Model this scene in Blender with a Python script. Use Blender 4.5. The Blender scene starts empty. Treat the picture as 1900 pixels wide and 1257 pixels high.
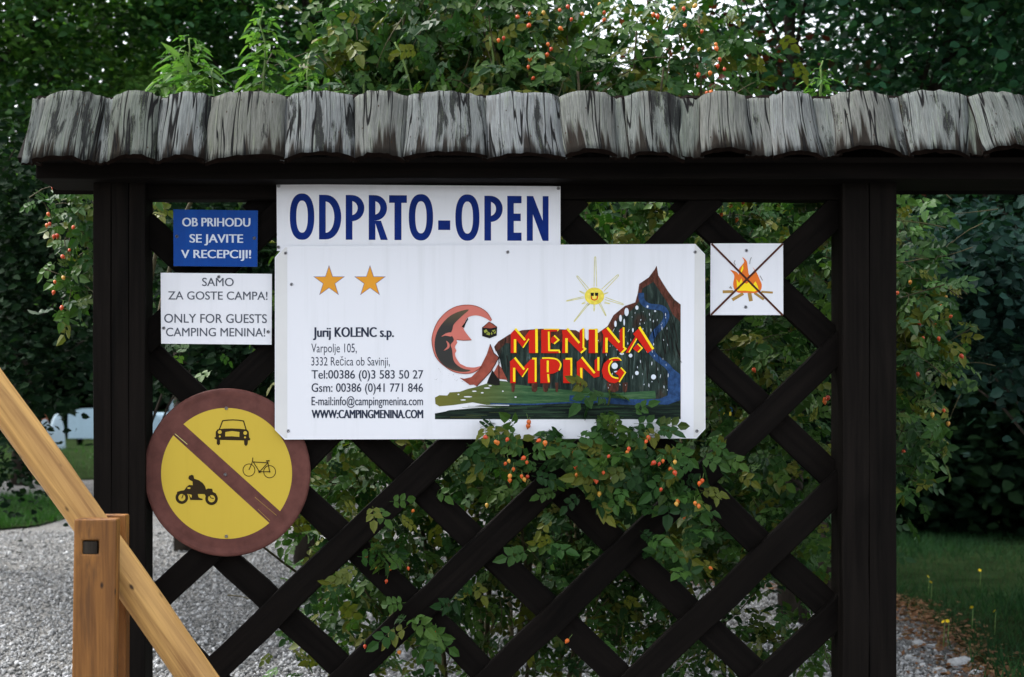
import bpy, bmesh, math, random
import numpy as np
from mathutils import Vector, Matrix
from mathutils.geometry import tessellate_polygon

# ------------------------------------------------------------------ camera, world, light, exposure
C = bpy.context.scene.collection
K, D, PX, PY, EYE = 0.002, 5.28, 800.0, 765.0, 1.6      # metres per photo pixel at the sign plane, camera distance, principal point
cam_d = bpy.data.cameras.new('camera'); cam = bpy.data.objects.new('camera', cam_d); C.objects.link(cam)
cam.location = (0, -D, EYE); cam.rotation_euler = (math.radians(90), 0, 0)
cam_d.lens = 50; cam_d.sensor_width = 36
cam_d.lens = 36 * D / (1900 * K)
cam_d.shift_x = (950 - PX) / 1900; cam_d.shift_y = (PY - 628.5) / 1900
cam_d.clip_end = 1000; cam_d.clip_start = 0.1
cam_d.dof.use_dof = True; cam_d.dof.focus_distance = D - 0.1; cam_d.dof.aperture_fstop = 4.5
bpy.context.scene.camera = cam

w = bpy.data.worlds.new('World'); bpy.context.scene.world = w; w.use_nodes = True
nt = w.node_tree; nt.nodes.clear()
SUN_EL, SUN_ROT = 54, 298
sky = nt.nodes.new('ShaderNodeTexSky'); sky.sky_type = 'NISHITA'; sky.sun_disc = False
sky.sun_elevation = math.radians(SUN_EL); sky.sun_rotation = math.radians(SUN_ROT)
sky.air_density = 1.0; sky.dust_density = 4.0; sky.ozone_density = 1.0
hs = nt.nodes.new('ShaderNodeHueSaturation'); hs.inputs['Saturation'].default_value = 0.30
bg = nt.nodes.new('ShaderNodeBackground'); bg.inputs[1].default_value = 0.15
wo = nt.nodes.new('ShaderNodeOutputWorld')
nt.links.new(sky.outputs[0], hs.inputs['Color']); nt.links.new(hs.outputs[0], bg.inputs[0]); nt.links.new(bg.outputs[0], wo.inputs[0])
sd = bpy.data.lights.new('overcast_sun', 'SUN'); sd.energy = 0.5; sd.angle = math.radians(25); sd.color = (1, .97, .93)
so = bpy.data.objects.new('overcast_sun', sd); C.objects.link(so)
# the veiled sun stands high beyond the trees, a little to the left
az = math.radians(SUN_ROT)
sdir = Vector((math.sin(az) * math.cos(math.radians(SUN_EL)), math.cos(az) * math.cos(math.radians(SUN_EL)), math.sin(math.radians(SUN_EL))))
so.rotation_euler = sdir.to_track_quat('Z', 'Y').to_euler(); so.location = (-3, 8, 12)
vs = bpy.context.scene.view_settings
vs.view_transform = 'Standard'; vs.look = 'None'; vs.gamma = 1; vs.exposure = 1.98
vs.use_curve_mapping = False
cy = bpy.context.scene.cycles
cy.use_denoising = True
cy.max_bounces = 6; cy.diffuse_bounces = 3; cy.glossy_bounces = 2; cy.transmission_bounces = 4; cy.transparent_max_bounces = 4

rnd = random.Random(7)
rng = np.random.default_rng(11)

def P(px, py, Y=0.0):
    s = K * (D + Y) / D
    return Vector(((px - PX) * s, Y, EYE + (PY - py) * s))
def G(px, py):
    d = EYE * D / ((py - PY) * K)
    return Vector(((px - PX) * K * d / D, d - D, 0.0))

# ------------------------------------------------------------------ materials
def new_mat(name):
    m = bpy.data.materials.new(name); m.use_nodes = True
    return m, m.node_tree, m.node_tree.nodes['Principled BSDF']
def N(nt, t, **kw):
    n = nt.nodes.new(t)
    for k, v in kw.items(): setattr(n, k, v)
    return n
def ramp(nt, stops, fac=None):
    r = N(nt, 'ShaderNodeValToRGB'); e = r.color_ramp.elements
    while len(e) < len(stops): e.new(0.5)
    for el, (p, c) in zip(e, stops):
        el.position = p; el.color = (c[0], c[1], c[2], 1) if not isinstance(c, (int, float)) else (c, c, c, 1)
    if fac is not None: nt.links.new(fac, r.inputs[0])
    return r
def mix(nt, fac, a, b, mode='MIX'):
    m = N(nt, 'ShaderNodeMix'); m.data_type = 'RGBA'; m.blend_type = mode
    for sock, v in ((m.inputs[0], fac), (m.inputs[6], a), (m.inputs[7], b)):
        if hasattr(v, 'links') or hasattr(v, 'is_linked'): nt.links.new(v, sock)
        elif isinstance(v, (int, float)): sock.default_value = v
        else: sock.default_value = (v[0], v[1], v[2], 1)
    return m.outputs[2]
def coords(nt, scale, src='Object', offs=True):
    tc = N(nt, 'ShaderNodeTexCoord'); mp = N(nt, 'ShaderNodeMapping'); mp.inputs['Scale'].default_value = scale
    if offs:
        oi = N(nt, 'ShaderNodeObjectInfo'); ml = N(nt, 'ShaderNodeMath', operation='MULTIPLY'); ml.inputs[1].default_value = 37.0
        nt.links.new(oi.outputs['Random'], ml.inputs[0])
        ad = N(nt, 'ShaderNodeVectorMath', operation='ADD')
        nt.links.new(tc.outputs[src], ad.inputs[0]); nt.links.new(ml.outputs[0], ad.inputs[1])
        nt.links.new(ad.outputs[0], mp.inputs['Vector'])
    else: nt.links.new(tc.outputs[src], mp.inputs['Vector'])
    return mp.outputs[0]
def noise(nt, vec, scale=1.0, detail=5, rough=.6, dist=0):
    n = N(nt, 'ShaderNodeTexNoise'); n.inputs['Scale'].default_value = scale; n.inputs['Detail'].default_value = detail
    n.inputs['Roughness'].default_value = rough; n.inputs['Distortion'].default_value = dist
    nt.links.new(vec, n.inputs['Vector']); return n.outputs[0]
def bump(nt, b, h, dist=.01, strength=.5):
    bp = N(nt, 'ShaderNodeBump'); bp.inputs['Distance'].default_value = dist; bp.inputs['Strength'].default_value = strength
    nt.links.new(h, bp.inputs['Height']); nt.links.new(bp.outputs[0], b.inputs['Normal'])

def plain(name, col, rough=.5, var=.12, scale=6, metal=0, spec=.08):
    m, nt, b = new_mat(name)
    f = noise(nt, coords(nt, (scale,) * 3), 1, 4)
    lo = tuple(c * (1 - var) for c in col); hi = tuple(min(1, c * (1 + var)) for c in col)
    r = ramp(nt, [(.3, lo), (.7, hi)], f)
    nt.links.new(r.outputs[0], b.inputs['Base Color']); b.inputs['Roughness'].default_value = rough
    b.inputs['Metallic'].default_value = metal; b.inputs['Specular IOR Level'].default_value = spec
    return m

def sign_face(name, col, streak=.10, grime=(.45, .48, .42)):
    m, nt, b = new_mat(name)
    f = noise(nt, coords(nt, (26, 1, 1.3)), 1, 5, .6)
    g = noise(nt, coords(nt, (2.2, 1, 2.2)), 1, 3)
    s = ramp(nt, [(.52, 0.0), (.80, 1.0)], f)
    g2 = ramp(nt, [(.4, 0.0), (.75, 1.0)], g)
    mm = N(nt, 'ShaderNodeMath', operation='MULTIPLY'); nt.links.new(s.outputs[0], mm.inputs[0]); mm.inputs[1].default_value = streak * 2.2
    c1 = mix(nt, mm.outputs[0], col, tuple(c * q for c, q in zip(col, grime)))
    m2 = N(nt, 'ShaderNodeMath', operation='MULTIPLY'); nt.links.new(g2.outputs[0], m2.inputs[0]); m2.inputs[1].default_value = streak
    c2 = mix(nt, m2.outputs[0], c1, tuple(c * .8 for c in col))
    nt.links.new(c2, b.inputs['Base Color']); b.inputs['Roughness'].default_value = .42; b.inputs['Specular IOR Level'].default_value = .12
    return m

def wood(name, c_lo, c_hi, axis='Z', rough=.7, gscale=60, knots=None, bumpd=.004, stain=None):
    m, nt, b = new_mat(name)
    sc = {'X': (1.5, gscale, gscale), 'Z': (gscale, gscale, 1.5)}[axis]
    sc2 = {'X': (1.2, 9, 9), 'Z': (9, 9, 1.2)}[axis]
    f = noise(nt, coords(nt, sc), 1, 6, .65, .4)
    g = noise(nt, coords(nt, sc2), 1, 4, .6, 1.2)
    a = N(nt, 'ShaderNodeMath', operation='MULTIPLY_ADD'); nt.links.new(f, a.inputs[0]); a.inputs[1].default_value = .55
    mg = N(nt, 'ShaderNodeMath', operation='MULTIPLY'); nt.links.new(g, mg.inputs[0]); mg.inputs[1].default_value = .5
    nt.links.new(mg.outputs[0], a.inputs[2])
    r = ramp(nt, [(.36, c_lo), (.52, tuple((x + y) / 2 for x, y in zip(c_lo, c_hi))), (.68, c_hi)], a.outputs[0])
    col = r.outputs[0]
    if stain:
        s = ramp(nt, [(.56, 0.0), (.70, 1.0)], noise(nt, coords(nt, {'X': (2.5, 14, 14), 'Z': (14, 14, 2.5)}[axis]), 1, 5, .6, .6))
        col = mix(nt, s.outputs[0], col, stain)
    if knots:
        v = N(nt, 'ShaderNodeTexVoronoi'); v.inputs['Scale'].default_value = 1.0
        nt.links.new(coords(nt, {'X': (5, 15, 15), 'Z': (18, 18, 9)}[axis]), v.inputs['Vector'])
        k = ramp(nt, [(.05, 1.0), (.13, 0.0)], v.outputs['Distance'])
        col = mix(nt, k.outputs[0], col, knots)
    nt.links.new(col, b.inputs['Base Color']); b.inputs['Roughness'].default_value = rough; b.inputs['Specular IOR Level'].default_value = .25 if c_hi[0] > .05 else .06
    bump(nt, b, a.outputs[0], bumpd, .6)
    return m

def shingle_mat():
    m, nt, b = new_mat('weathered_shingle')
    U = 'UV'
    oi = N(nt, 'ShaderNodeObjectInfo')
    def madd(x, k, y):
        n = N(nt, 'ShaderNodeMath', operation='MULTIPLY_ADD'); nt.links.new(x, n.inputs[0]); n.inputs[1].default_value = k
        if isinstance(y, (int, float)): n.inputs[2].default_value = y
        else: nt.links.new(y, n.inputs[2])
        return n.outputs[0]
    fine = noise(nt, coords(nt, (420, 9, 1), U), 1, 6, .75, .15)
    grain = noise(nt, coords(nt, (170, 3.5, 1), U), 1, 6, .7, .5)
    mid = noise(nt, coords(nt, (48, 3.2, 1), U), 1, 6, .68, .35)
    big = noise(nt, coords(nt, (19, 1.7, 1), U), 1, 7, .66, .3)
    speck = noise(nt, coords(nt, (260, 190, 1), U), 1, 3, .8)
    fg = madd(fine, .62, madd(grain, .45, -.035))
    base = ramp(nt, [(.30, (.045, .048, .046)), (.44, (.090, .097, .096)), (.55, (.140, .151, .154)), (.70, (.22, .237, .246))], fg)
    tone = ramp(nt, [(.0, (1, 1, 1)), (.3, (.78, .75, .66)), (.55, (1.08, 1.08, 1.1)), (.8, (.70, .73, .62)), (1, (1, 1, 1))], oi.outputs['Random'])
    c = mix(nt, 1.0, base.outputs[0], tone.outputs[0], 'MULTIPLY')
    c = mix(nt, ramp(nt, [(.52, 0.0), (.70, .8)], madd(fine, .30, madd(mid, 1.0, -.16))).outputs[0], c, (.095, .094, .084))
    c = mix(nt, ramp(nt, [(.630, 0.0), (.672, .95)], madd(fine, .30, madd(oi.outputs['Random'], .10, madd(big, 1.0, -.15)))).outputs[0], c, (.016, .017, .017))
    lic = madd(speck, .5, madd(mid, -.4, madd(grain, .5, 0.0)))
    c = mix(nt, ramp(nt, [(.34, 0.0), (.42, .45)], lic).outputs[0], c, (.10, .125, .07))
    tc = N(nt, 'ShaderNodeTexCoord'); sp = N(nt, 'ShaderNodeSeparateXYZ'); nt.links.new(tc.outputs['UV'], sp.inputs[0])
    tong = noise(nt, coords(nt, (34, .5, 1), U), 1, 5, .62)
    c = mix(nt, ramp(nt, [(.84, 0.0), (.93, .92)], madd(sp.outputs['Y'], 1.02, tong)).outputs[0], c, (.012, .009, .007))
    tong2 = noise(nt, coords(nt, (30, .5, 1), U), 1.3, 5, .62)
    c = mix(nt, ramp(nt, [(.57, 0.0), (.65, .88)], madd(sp.outputs['Y'], -.9, tong2)).outputs[0], c, (.012, .012, .012))
    v = N(nt, 'ShaderNodeTexVoronoi'); nt.links.new(coords(nt, (6.5, 2.2, 1), U), v.inputs['Vector'])
    c = mix(nt, ramp(nt, [(.045, .95), (.075, .3), (.11, 0.0)], v.outputs['Distance']).outputs[0], c, (.03, .018, .012))
    cr = noise(nt, coords(nt, (22, .7, 1), U), 1, 2, .5, .2)
    ck = ramp(nt, [(.484, 0.0), (.492, 1.0), (.508, 1.0), (.516, 0.0)], cr)
    c = mix(nt, ck.outputs[0], c, (.012, .012, .012))
    nt.links.new(c, b.inputs['Base Color']); b.inputs['Roughness'].default_value = .9; b.inputs['Specular IOR Level'].default_value = 0.0
    c_ = 1
    h = N(nt, 'ShaderNodeMath', operation='SUBTRACT'); nt.links.new(fg, h.inputs[0]); nt.links.new(ck.outputs[0], h.inputs[1])
    bump(nt, b, h.outputs[0], .008, .9)
    return m

def leaf_mat(name, cols, trans=.35, rough=.45, spec=.12, patch=None):
    m, nt, b = new_mat(name)
    at = N(nt, 'ShaderNodeAttribute'); at.attribute_name = 'tint'
    oi = N(nt, 'ShaderNodeObjectInfo')
    ad = N(nt, 'ShaderNodeMath', operation='ADD'); nt.links.new(at.outputs['Fac'], ad.inputs[0]); nt.links.new(oi.outputs['Random'], ad.inputs[1])
    fr = N(nt, 'ShaderNodeMath', operation='FRACT'); nt.links.new(ad.outputs[0], fr.inputs[0])
    r = ramp(nt, [((i + .5) / len(cols), c) for i, c in enumerate(cols)], fr.outputs[0])
    f = noise(nt, coords(nt, (55, 55, 55), offs=False), 1, 3)
    c = mix(nt, ramp(nt, [(.3, .0), (.75, .45)], f).outputs[0], r.outputs[0], tuple(x * .6 for x in cols[0]))
    nt.links.new(c, b.inputs['Base Color']); b.inputs['Roughness'].default_value = rough; b.inputs['Specular IOR Level'].default_value = spec
    tr = N(nt, 'ShaderNodeBsdfTranslucent')
    tcx = mix(nt, 1.0, c, (1.0, 1.25, .45), 'MULTIPLY'); nt.links.new(tcx, tr.inputs['Color'])
    ms = N(nt, 'ShaderNodeMixShader'); ms.inputs[0].default_value = trans
    nt.links.new(b.outputs[0], ms.inputs[1]); nt.links.new(tr.outputs[0], ms.inputs[2])
    nt.links.new(ms.outputs[0], nt.nodes['Material Output'].inputs['Surface'])
    return m

M = {}
M['white'] = sign_face('white_sheet', (.76, .775, .82), .075)
M['blue_sheet'] = sign_face('blue_sheet', (.002, .050, .27), .25, (1.6, 1.8, 1.5))
M['yellow'] = sign_face('yellow_sheet', (.55, .40, .05), .12, (.8, .75, .6))
M['maroon'] = plain('faded_maroon', (.115, .046, .038), .55, .22, 22)
M['ink'] = plain('dark_ink', (.030, .038, .065), .5)
M['grey_ink'] = plain('grey_ink', (.085, .095, .12), .5)
M['navy'] = plain('navy_ink', (.003, .020, .16), .45, .2, 14)
M['whiteprint'] = plain('white_ink', (.62, .68, .78), .5, .06)
M['star'] = plain('orange_star', (.74, .33, .035), .5, .06)
M['starline'] = plain('star_outline', (.18, .14, .25), .5)
M['pink'] = plain('moon_pink', (.56, .165, .13), .5, .08)
M['black'] = plain('black_print', (.012, .011, .010), .5)
M['picto'] = plain('pictogram_print', (.028, .018, .008), .5)
M['tent'] = plain('tent_print', (.28, .068, .045), .5, .3, 40)
M['red'] = plain('red_print', (.58, .018, .008), .5, .05)
M['yel'] = plain('yellow_print', (.95, .72, .02), .5, .04)
M['sunyel'] = plain('sun_print', (.80, .66, .09), .5, .2, 60)
M['ray'] = plain('ray_print', (.62, .58, .22), .5, .2, 60)
M['river'] = plain('river_print', (.022, .058, .15), .5, .5, 50)
M['olive'] = plain('lantern_print', (.30, .33, .06), .5, .3, 80)
M['flame'] = plain('flame_print', (.74, .17, .025), .5, .1)
M['log'] = plain('log_print', (.36, .22, .06), .5, .1)
M['cross'] = plain('cross_print', (.075, .022, .014), .5)
M['smoke'] = plain('smoke_print', (.28, .27, .27), .5)
M['fleck'] = plain('fleck_print', (.66, .72, .80), .5, .1)

def painted(name, kind):
    m, nt, b = new_mat(name)
    if kind == 'hill':
        f = noise(nt, coords(nt, (70, 1, 9), offs=False), 1, 6, .7, .6)
        r = ramp(nt, [(.3, (.004, .006, .006)), (.48, (.018, .030, .026)), (.6, (.035, .055, .045)), (.72, (.10, .15, .16))], f)
        g = noise(nt, coords(nt, (11, 1, 7), offs=False), 1, 3)
        c = mix(nt, ramp(nt, [(.58, 0.0), (.75, .7)], g).outputs[0], r.outputs[0], (.06, .022, .015))
    elif kind == 'ridge':
        f = noise(nt, coords(nt, (60, 1, 22), offs=False), 1, 6, .7)
        c = ramp(nt, [(.35, (.025, .018, .012)), (.5, (.085, .030, .020)), (.68, (.17, .06, .045))], f).outputs[0]
    elif kind == 'grass':
        f = noise(nt, coords(nt, (9, 1, 90), offs=False), 1, 6, .7, .4)
        r = ramp(nt, [(.3, (.015, .045, .02)), (.5, (.04, .105, .045)), (.7, (.10, .17, .08))], f)
        sp = N(nt, 'ShaderNodeSeparateXYZ'); nt.links.new(coords(nt, (1, 1, 1), offs=False), sp.inputs[0])
        s = ramp(nt, [(.0, 1.0), (.55, 0.0)], None)
        mm = N(nt, 'ShaderNodeMath', operation='MULTIPLY_ADD'); nt.links.new(sp.outputs['X'], mm.inputs[0]); mm.inputs[1].default_value = 1.6; mm.inputs[2].default_value = .75
        nt.links.new(mm.outputs[0], s.inputs[0])
        c = mix(nt, s.outputs[0], r.outputs[0], (.16, .15, .03))
    elif kind == 'shore':
        f = noise(nt, coords(nt, (7, 1, 120), offs=False), 1, 5, .7, .4)
        c = ramp(nt, [(.3, (.003, .004, .005)), (.5, (.010, .018, .014)), (.7, (.03, .06, .035))], f).outputs[0]
    nt.links.new(c, b.inputs['Base Color']); b.inputs['Roughness'].default_value = .5; b.inputs['Specular IOR Level'].default_value = .06
    return m
for k in ('hill', 'ridge', 'grass', 'shore'): M['p_' + k] = painted(k + '_print', k)
def moon_dark():
    m, nt, b = new_mat('moon_shade_print')
    g = noise(nt, coords(nt, (8, 1, 8), offs=False), 1, 3)
    sp = N(nt, 'ShaderNodeSeparateXYZ'); nt.links.new(coords(nt, (1, 1, 1), offs=False), sp.inputs[0])
    a = N(nt, 'ShaderNodeMath', operation='ABSOLUTE'); nt.links.new(sp.outputs['Z'], a.inputs[0])
    r = ramp(nt, [(.07, (.008, .007, .005)), (.14, (.09, .062, .018))], a.outputs[0])
    nt.links.new(r.outputs[0], b.inputs['Base Color']); b.inputs['Roughness'].default_value = .5
    return m
M['moondark'] = moon_dark()
M['screw'] = plain('zinc_screw', (.45, .45, .47), .35, .1, 30, .8, .4)
M['shingle'] = shingle_mat()
M['endgrain'] = plain('dark_end_grain', (.006, .0035, .0025), .9, .5, 40, 0, .05)
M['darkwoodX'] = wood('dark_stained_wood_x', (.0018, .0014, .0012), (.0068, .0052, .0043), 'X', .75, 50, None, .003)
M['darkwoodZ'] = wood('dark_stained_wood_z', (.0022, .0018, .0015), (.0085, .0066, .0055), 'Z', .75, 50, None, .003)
M['pole'] = wood('peeled_pine', (.22, .105, .034), (.64, .38, .125), 'Z', .55, 55, (.05, .025, .012), .010, (.26, .15, .06))
M['post'] = wood('oiled_pine', (.085, .032, .009), (.29, .125, .030), 'Z', .5, 55, (.025, .012, .006), .008, (.07, .032, .013))
M['bark'] = wood('tree_bark', (.012, .010, .008), (.05, .042, .034), 'Z', .9, 18, None, .03)
M['stem'] = plain('rose_cane', (.055, .048, .025), .6, .4, 30)
M['greenstem'] = plain('green_shoot', (.13, .20, .06), .5, .2, 20)
M['roseleaf'] = leaf_mat('rose_leaf', [(.015, .045, .013), (.028, .078, .018), (.046, .110, .022), (.072, .138, .026), (.020, .060, .020), (.13, .14, .02)], .2)
M['shootleaf'] = leaf_mat('young_leaf', [(.06, .145, .04), (.09, .19, .05), (.05, .12, .04), (.13, .23, .06)], .42, .5)
M['treeleaf'] = leaf_mat('tree_leaf', [(.018, .062, .018), (.042, .135, .032), (.082, .205, .044), (.034, .108, .040)], .4, .5)
M['treeleaf2'] = leaf_mat('yellowish_tree_leaf', [(.024, .072, .018), (.062, .155, .030), (.110, .215, .040), (.038, .110, .030)], .35, .5)
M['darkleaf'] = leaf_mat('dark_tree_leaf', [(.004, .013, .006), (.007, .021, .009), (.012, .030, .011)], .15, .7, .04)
M['blueleaf'] = leaf_mat('bluish_shrub_leaf', [(.010, .026, .022), (.014, .044, .034), (.011, .034, .024), (.006, .020, .016)], .2, .6, .06)
M['roundleaf'] = leaf_mat('round_leaf', [(.020, .070, .040), (.040, .125, .062), (.028, .090, .05), (.062, .15, .055)], .3, .45)
M['copperleaf'] = leaf_mat('copper_leaf', [(.10, .022, .014), (.15, .035, .018), (.06, .03, .014), (.04, .05, .02)], .35, .5)
def hip_mat():
    m, nt, b = new_mat('rose_hip_skin')
    oi = N(nt, 'ShaderNodeObjectInfo')
    r = ramp(nt, [(.0, (.42, .035, .008)), (.5, (.60, .085, .010)), (.85, (.60, .16, .016)), (1.0, (.48, .30, .04))], oi.outputs['Random'])
    nt.links.new(r.outputs[0], b.inputs['Base Color']); b.inputs['Roughness'].default_value = .3
    return m
M['hip'] = hip_mat()

def ground_mat():
    m, nt, b = new_mat('gravel_ground')
    v = coords(nt, (1, 1, 1), offs=False)
    vo = N(nt, 'ShaderNodeTexVoronoi'); vo.inputs['Scale'].default_value = 28; nt.links.new(v, vo.inputs['Vector'])
    sep = N(nt, 'ShaderNodeSeparateColor'); nt.links.new(vo.outputs['Color'], sep.inputs[0])
    n1 = noise(nt, v, .55, 4, .6)
    r = ramp(nt, [(.0, (.09, .092, .090)), (.45, (.20, .205, .205)), (1.0, (.36, .365, .37))], sep.outputs[0])
    edge = ramp(nt, [(.35, 1.0), (.75, .35)], vo.outputs['Distance'])
    c = mix(nt, 1.0, r.outputs[0], edge.outputs[0], 'MULTIPLY')
    c = mix(nt, ramp(nt, [(.35, .55), (.7, .0)], n1).outputs[0], c, (.20, .19, .17))
    nt.links.new(c, b.inputs['Base Color']); b.inputs['Roughness'].default_value = .9; b.inputs['Specular IOR Level'].default_value = 0
    bump(nt, b, edge.outputs[0], .02, .6)
    return m
M['ground'] = ground_mat()
def stone_mat():
    m, nt, b = new_mat('limestone_pebble')
    at = N(nt, 'ShaderNodeAttribute'); at.attribute_name = 'tint'
    r = ramp(nt, [(.0, (.075, .076, .074)), (.4, (.175, .178, .176)), (.8, (.33, .335, .335)), (1.0, (.50, .51, .52))], at.outputs['Fac'])
    nt.links.new(r.outputs[0], b.inputs['Base Color']); b.inputs['Roughness'].default_value = .85
    return m
M['stone'] = stone_mat()
M['palestone'] = plain('pale_limestone', (.36, .37, .375), .9, .3, 40, 0, .05)
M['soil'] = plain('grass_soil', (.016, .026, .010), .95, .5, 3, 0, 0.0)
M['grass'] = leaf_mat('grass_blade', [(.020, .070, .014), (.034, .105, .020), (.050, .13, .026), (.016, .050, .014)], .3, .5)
M['shaded_grass'] = leaf_mat('shaded_grass_blade', [(.014, .046, .018), (.022, .066, .024), (.034, .082, .028), (.012, .034, .014)], .25, .6, .05)  # same grass in darker, duller colours: shade on the right put into the colour
M['litter'] = leaf_mat('dry_leaf', [(.20, .10, .05), (.13, .06, .03), (.28, .17, .09), (.09, .045, .025)], .1, .8)
M['flower'] = plain('yellow_petal', (.85, .62, .03), .6)
M['forest'] = plain('forest_shade', (.006, .013, .006), .95, .6, .5)
M['van'] = plain('pale_vehicle_paint', (.34, .46, .54), .35, .05)
M['glass'] = plain('dark_window', (.03, .05, .055), .15)
M['tyre'] = plain('tyre_rubber', (.02, .02, .02), .8)
M['canvas'] = plain('pale_tent_canvas', (.42, .52, .58), .8, .08)
M['canvas_o'] = plain('orange_tent_canvas', (.22, .07, .03), .8, .08)
M['bluepanel'] = plain('blue_panel', (.02, .12, .30), .5)
M['yellowpanel'] = plain('yellow_panel', (.60, .48, .05), .5)

# ------------------------------------------------------------------ mesh helpers
W = {}                                                # world origin of every object we make (nothing with children is rotated)
def empty(name, loc, label=None, cat=None, group=None):
    o = bpy.data.objects.new(name, None); C.objects.link(o); o.location = loc; o.empty_display_size = .1
    W[o.name] = Vector(loc)
    if label: tag(o, label, cat, group)
    return o
def tag(o, label=None, cat=None, group=None, kind=None):
    if label: o['label'] = label
    if cat: o['category'] = cat
    if group: o['group'] = group
    if kind: o['kind'] = kind
    return o
def link(name, me, parent, loc, rot=None):
    o = bpy.data.objects.new(name, me); C.objects.link(o)
    W[o.name] = Vector(loc)
    if parent is not None:
        o.parent = parent; o.location = Vector(loc) - W[parent.name]
    else: o.location = loc
    if rot: o.rotation_euler = rot
    return o
def mesh(name, verts, faces, mats, idx=None, smooth=False):
    me = bpy.data.meshes.new(name); me.from_pydata([tuple(v) for v in verts], [], faces)
    for m in (mats if isinstance(mats, (list, tuple)) else [mats]): me.materials.append(m)
    if idx is not None: me.polygons.foreach_set('material_index', idx)
    if smooth: me.polygons.foreach_set('use_smooth', [True] * len(me.polygons))
    me.update(); return me
def wobj(name, verts, faces, mats, parent=None, idx=None, smooth=False):
    """verts in world coordinates; origin at the middle of the bounding box"""
    a = np.array([tuple(v) for v in verts]); c = (a.min(0) + a.max(0)) / 2
    me = mesh(name, a - c, faces, mats, idx, smooth)
    return link(name, me, parent, Vector(c))
def bm_obj(name, bm, mats, parent, loc, rot=None, smooth=False):
    me = bpy.data.meshes.new(name); bm.to_mesh(me); bm.free()
    for m in (mats if isinstance(mats, (list, tuple)) else [mats]): me.materials.append(m)
    if smooth: me.polygons.foreach_set('use_smooth', [True] * len(me.polygons))
    return link(name, me, parent, loc, rot)
def box_bm(sx, sy, sz, bev=.004, cuts=0, jit=0, seed=0, axis=2):
    bm = bmesh.new(); bmesh.ops.create_cube(bm, size=1)
    bmesh.ops.scale(bm, vec=(sx, sy, sz), verts=bm.verts)
    if bev: bmesh.ops.bevel(bm, geom=bm.edges[:], offset=bev, segments=2, affect='EDGES', profile=.6)
    if cuts:
        n = Vector((0, 0, 0)); n[axis] = 1; L = (sx, sy, sz)[axis]
        for i in range(1, cuts):
            co = Vector((0, 0, 0)); co[axis] = -L / 2 + L * i / cuts
            bmesh.ops.bisect_plane(bm, geom=bm.verts[:] + bm.edges[:] + bm.faces[:], plane_co=co, plane_no=n)
        r = random.Random(seed); off = {}
        for v in bm.verts:
            k = round(v.co[axis] / L * cuts); 
            if k not in off: off[k] = [r.gauss(0, jit) for _ in range(3)]
            for a in range(3):
                if a != axis: v.co[a] += off[k][a] + r.gauss(0, jit * .3)
    return bm
def box(name, p0, p1, mat, parent, bev=.004, cuts=0, jit=0, axis=2):
    a, b = Vector(p0), Vector(p1); s = b - a
    return bm_obj(name, box_bm(abs(s.x), abs(s.y), abs(s.z), bev, cuts, jit, hash((round(a.x, 3), round(a.z, 3))) & 999, axis), mat, parent, (a + b) / 2)
def tube_vf(pts, radii, n=8, cap=True):
    pts = [Vector(p) for p in pts]; vs = []; fs = []
    up = Vector((0, 1, 0)) if abs((pts[-1] - pts[0]).normalized().y) < .8 else Vector((1, 0, 0))
    for i, p in enumerate(pts):
        t = (pts[min(i + 1, len(pts) - 1)] - pts[max(i - 1, 0)]).normalized()
        x = t.cross(up); x = x.normalized() if x.length > 1e-6 else Vector((1, 0, 0)); y = t.cross(x)
        for k in range(n):
            a = 2 * math.pi * k / n; vs.append(p + (x * math.cos(a) + y * math.sin(a)) * radii[i])
    for i in range(len(pts) - 1):
        for k in range(n):
            fs.append((i * n + k, i * n + (k + 1) % n, (i + 1) * n + (k + 1) % n, (i + 1) * n + k))
    if cap: fs.append(tuple(range(n))[::-1]); fs.append(tuple(range((len(pts) - 1) * n, len(pts) * n)))
    return vs, fs
class Multi:
    def __init__(s): s.v = []; s.f = []
    def add(s, vf):
        o = len(s.v); s.v += list(vf[0]); s.f += [tuple(i + o for i in f) for f in vf[1]]
    def obj(s, name, mat, parent, smooth=True): return wobj(name, s.v, s.f, mat, parent, smooth=smooth)

# ------------------------------------------------------------------ leaves, many at once
def leaflet(L=1.0, Wd=.34, fold=.12, at=(0, 0), ang=0, curl=.1):
    pts = [(0, 0, 0), (-Wd, .30, fold), (-Wd * .85, .68, fold * .8 - curl * .4), (0, 1, -curl), (Wd * .85, .68, fold * .8 - curl * .4), (Wd, .30, fold)]
    c, s = math.cos(ang), math.sin(ang)
    v = [((x * c - y * s) * L + at[0], (x * s + y * c) * L + at[1], z * L) for x, y, z in pts]
    return v, [(0, 3, 2, 1), (0, 5, 4, 3)]
def compose(ls):
    V = []; F = []
    for v, f in ls:
        o = len(V); V += v; F += [tuple(i + o for i in q) for q in f]
    return np.array(V), np.array(F)
T_leaf = compose([leaflet(1, .30)])
T_round = compose([leaflet(1, .46, .08)])
T_quad = (np.array([(0, 0, 0), (-.36, .5, .08), (0, 1, 0), (.36, .5, -.08)]), np.array([(0, 1, 2, 3)]))
T_blade = (np.array([(-.04, 0, 0), (.04, 0, 0), (.022, .6, .08), (-.022, .6, .08), (0, 1, .25)]), np.array([(0, 1, 2, 3), (3, 2, 4, 4)]))
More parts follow.
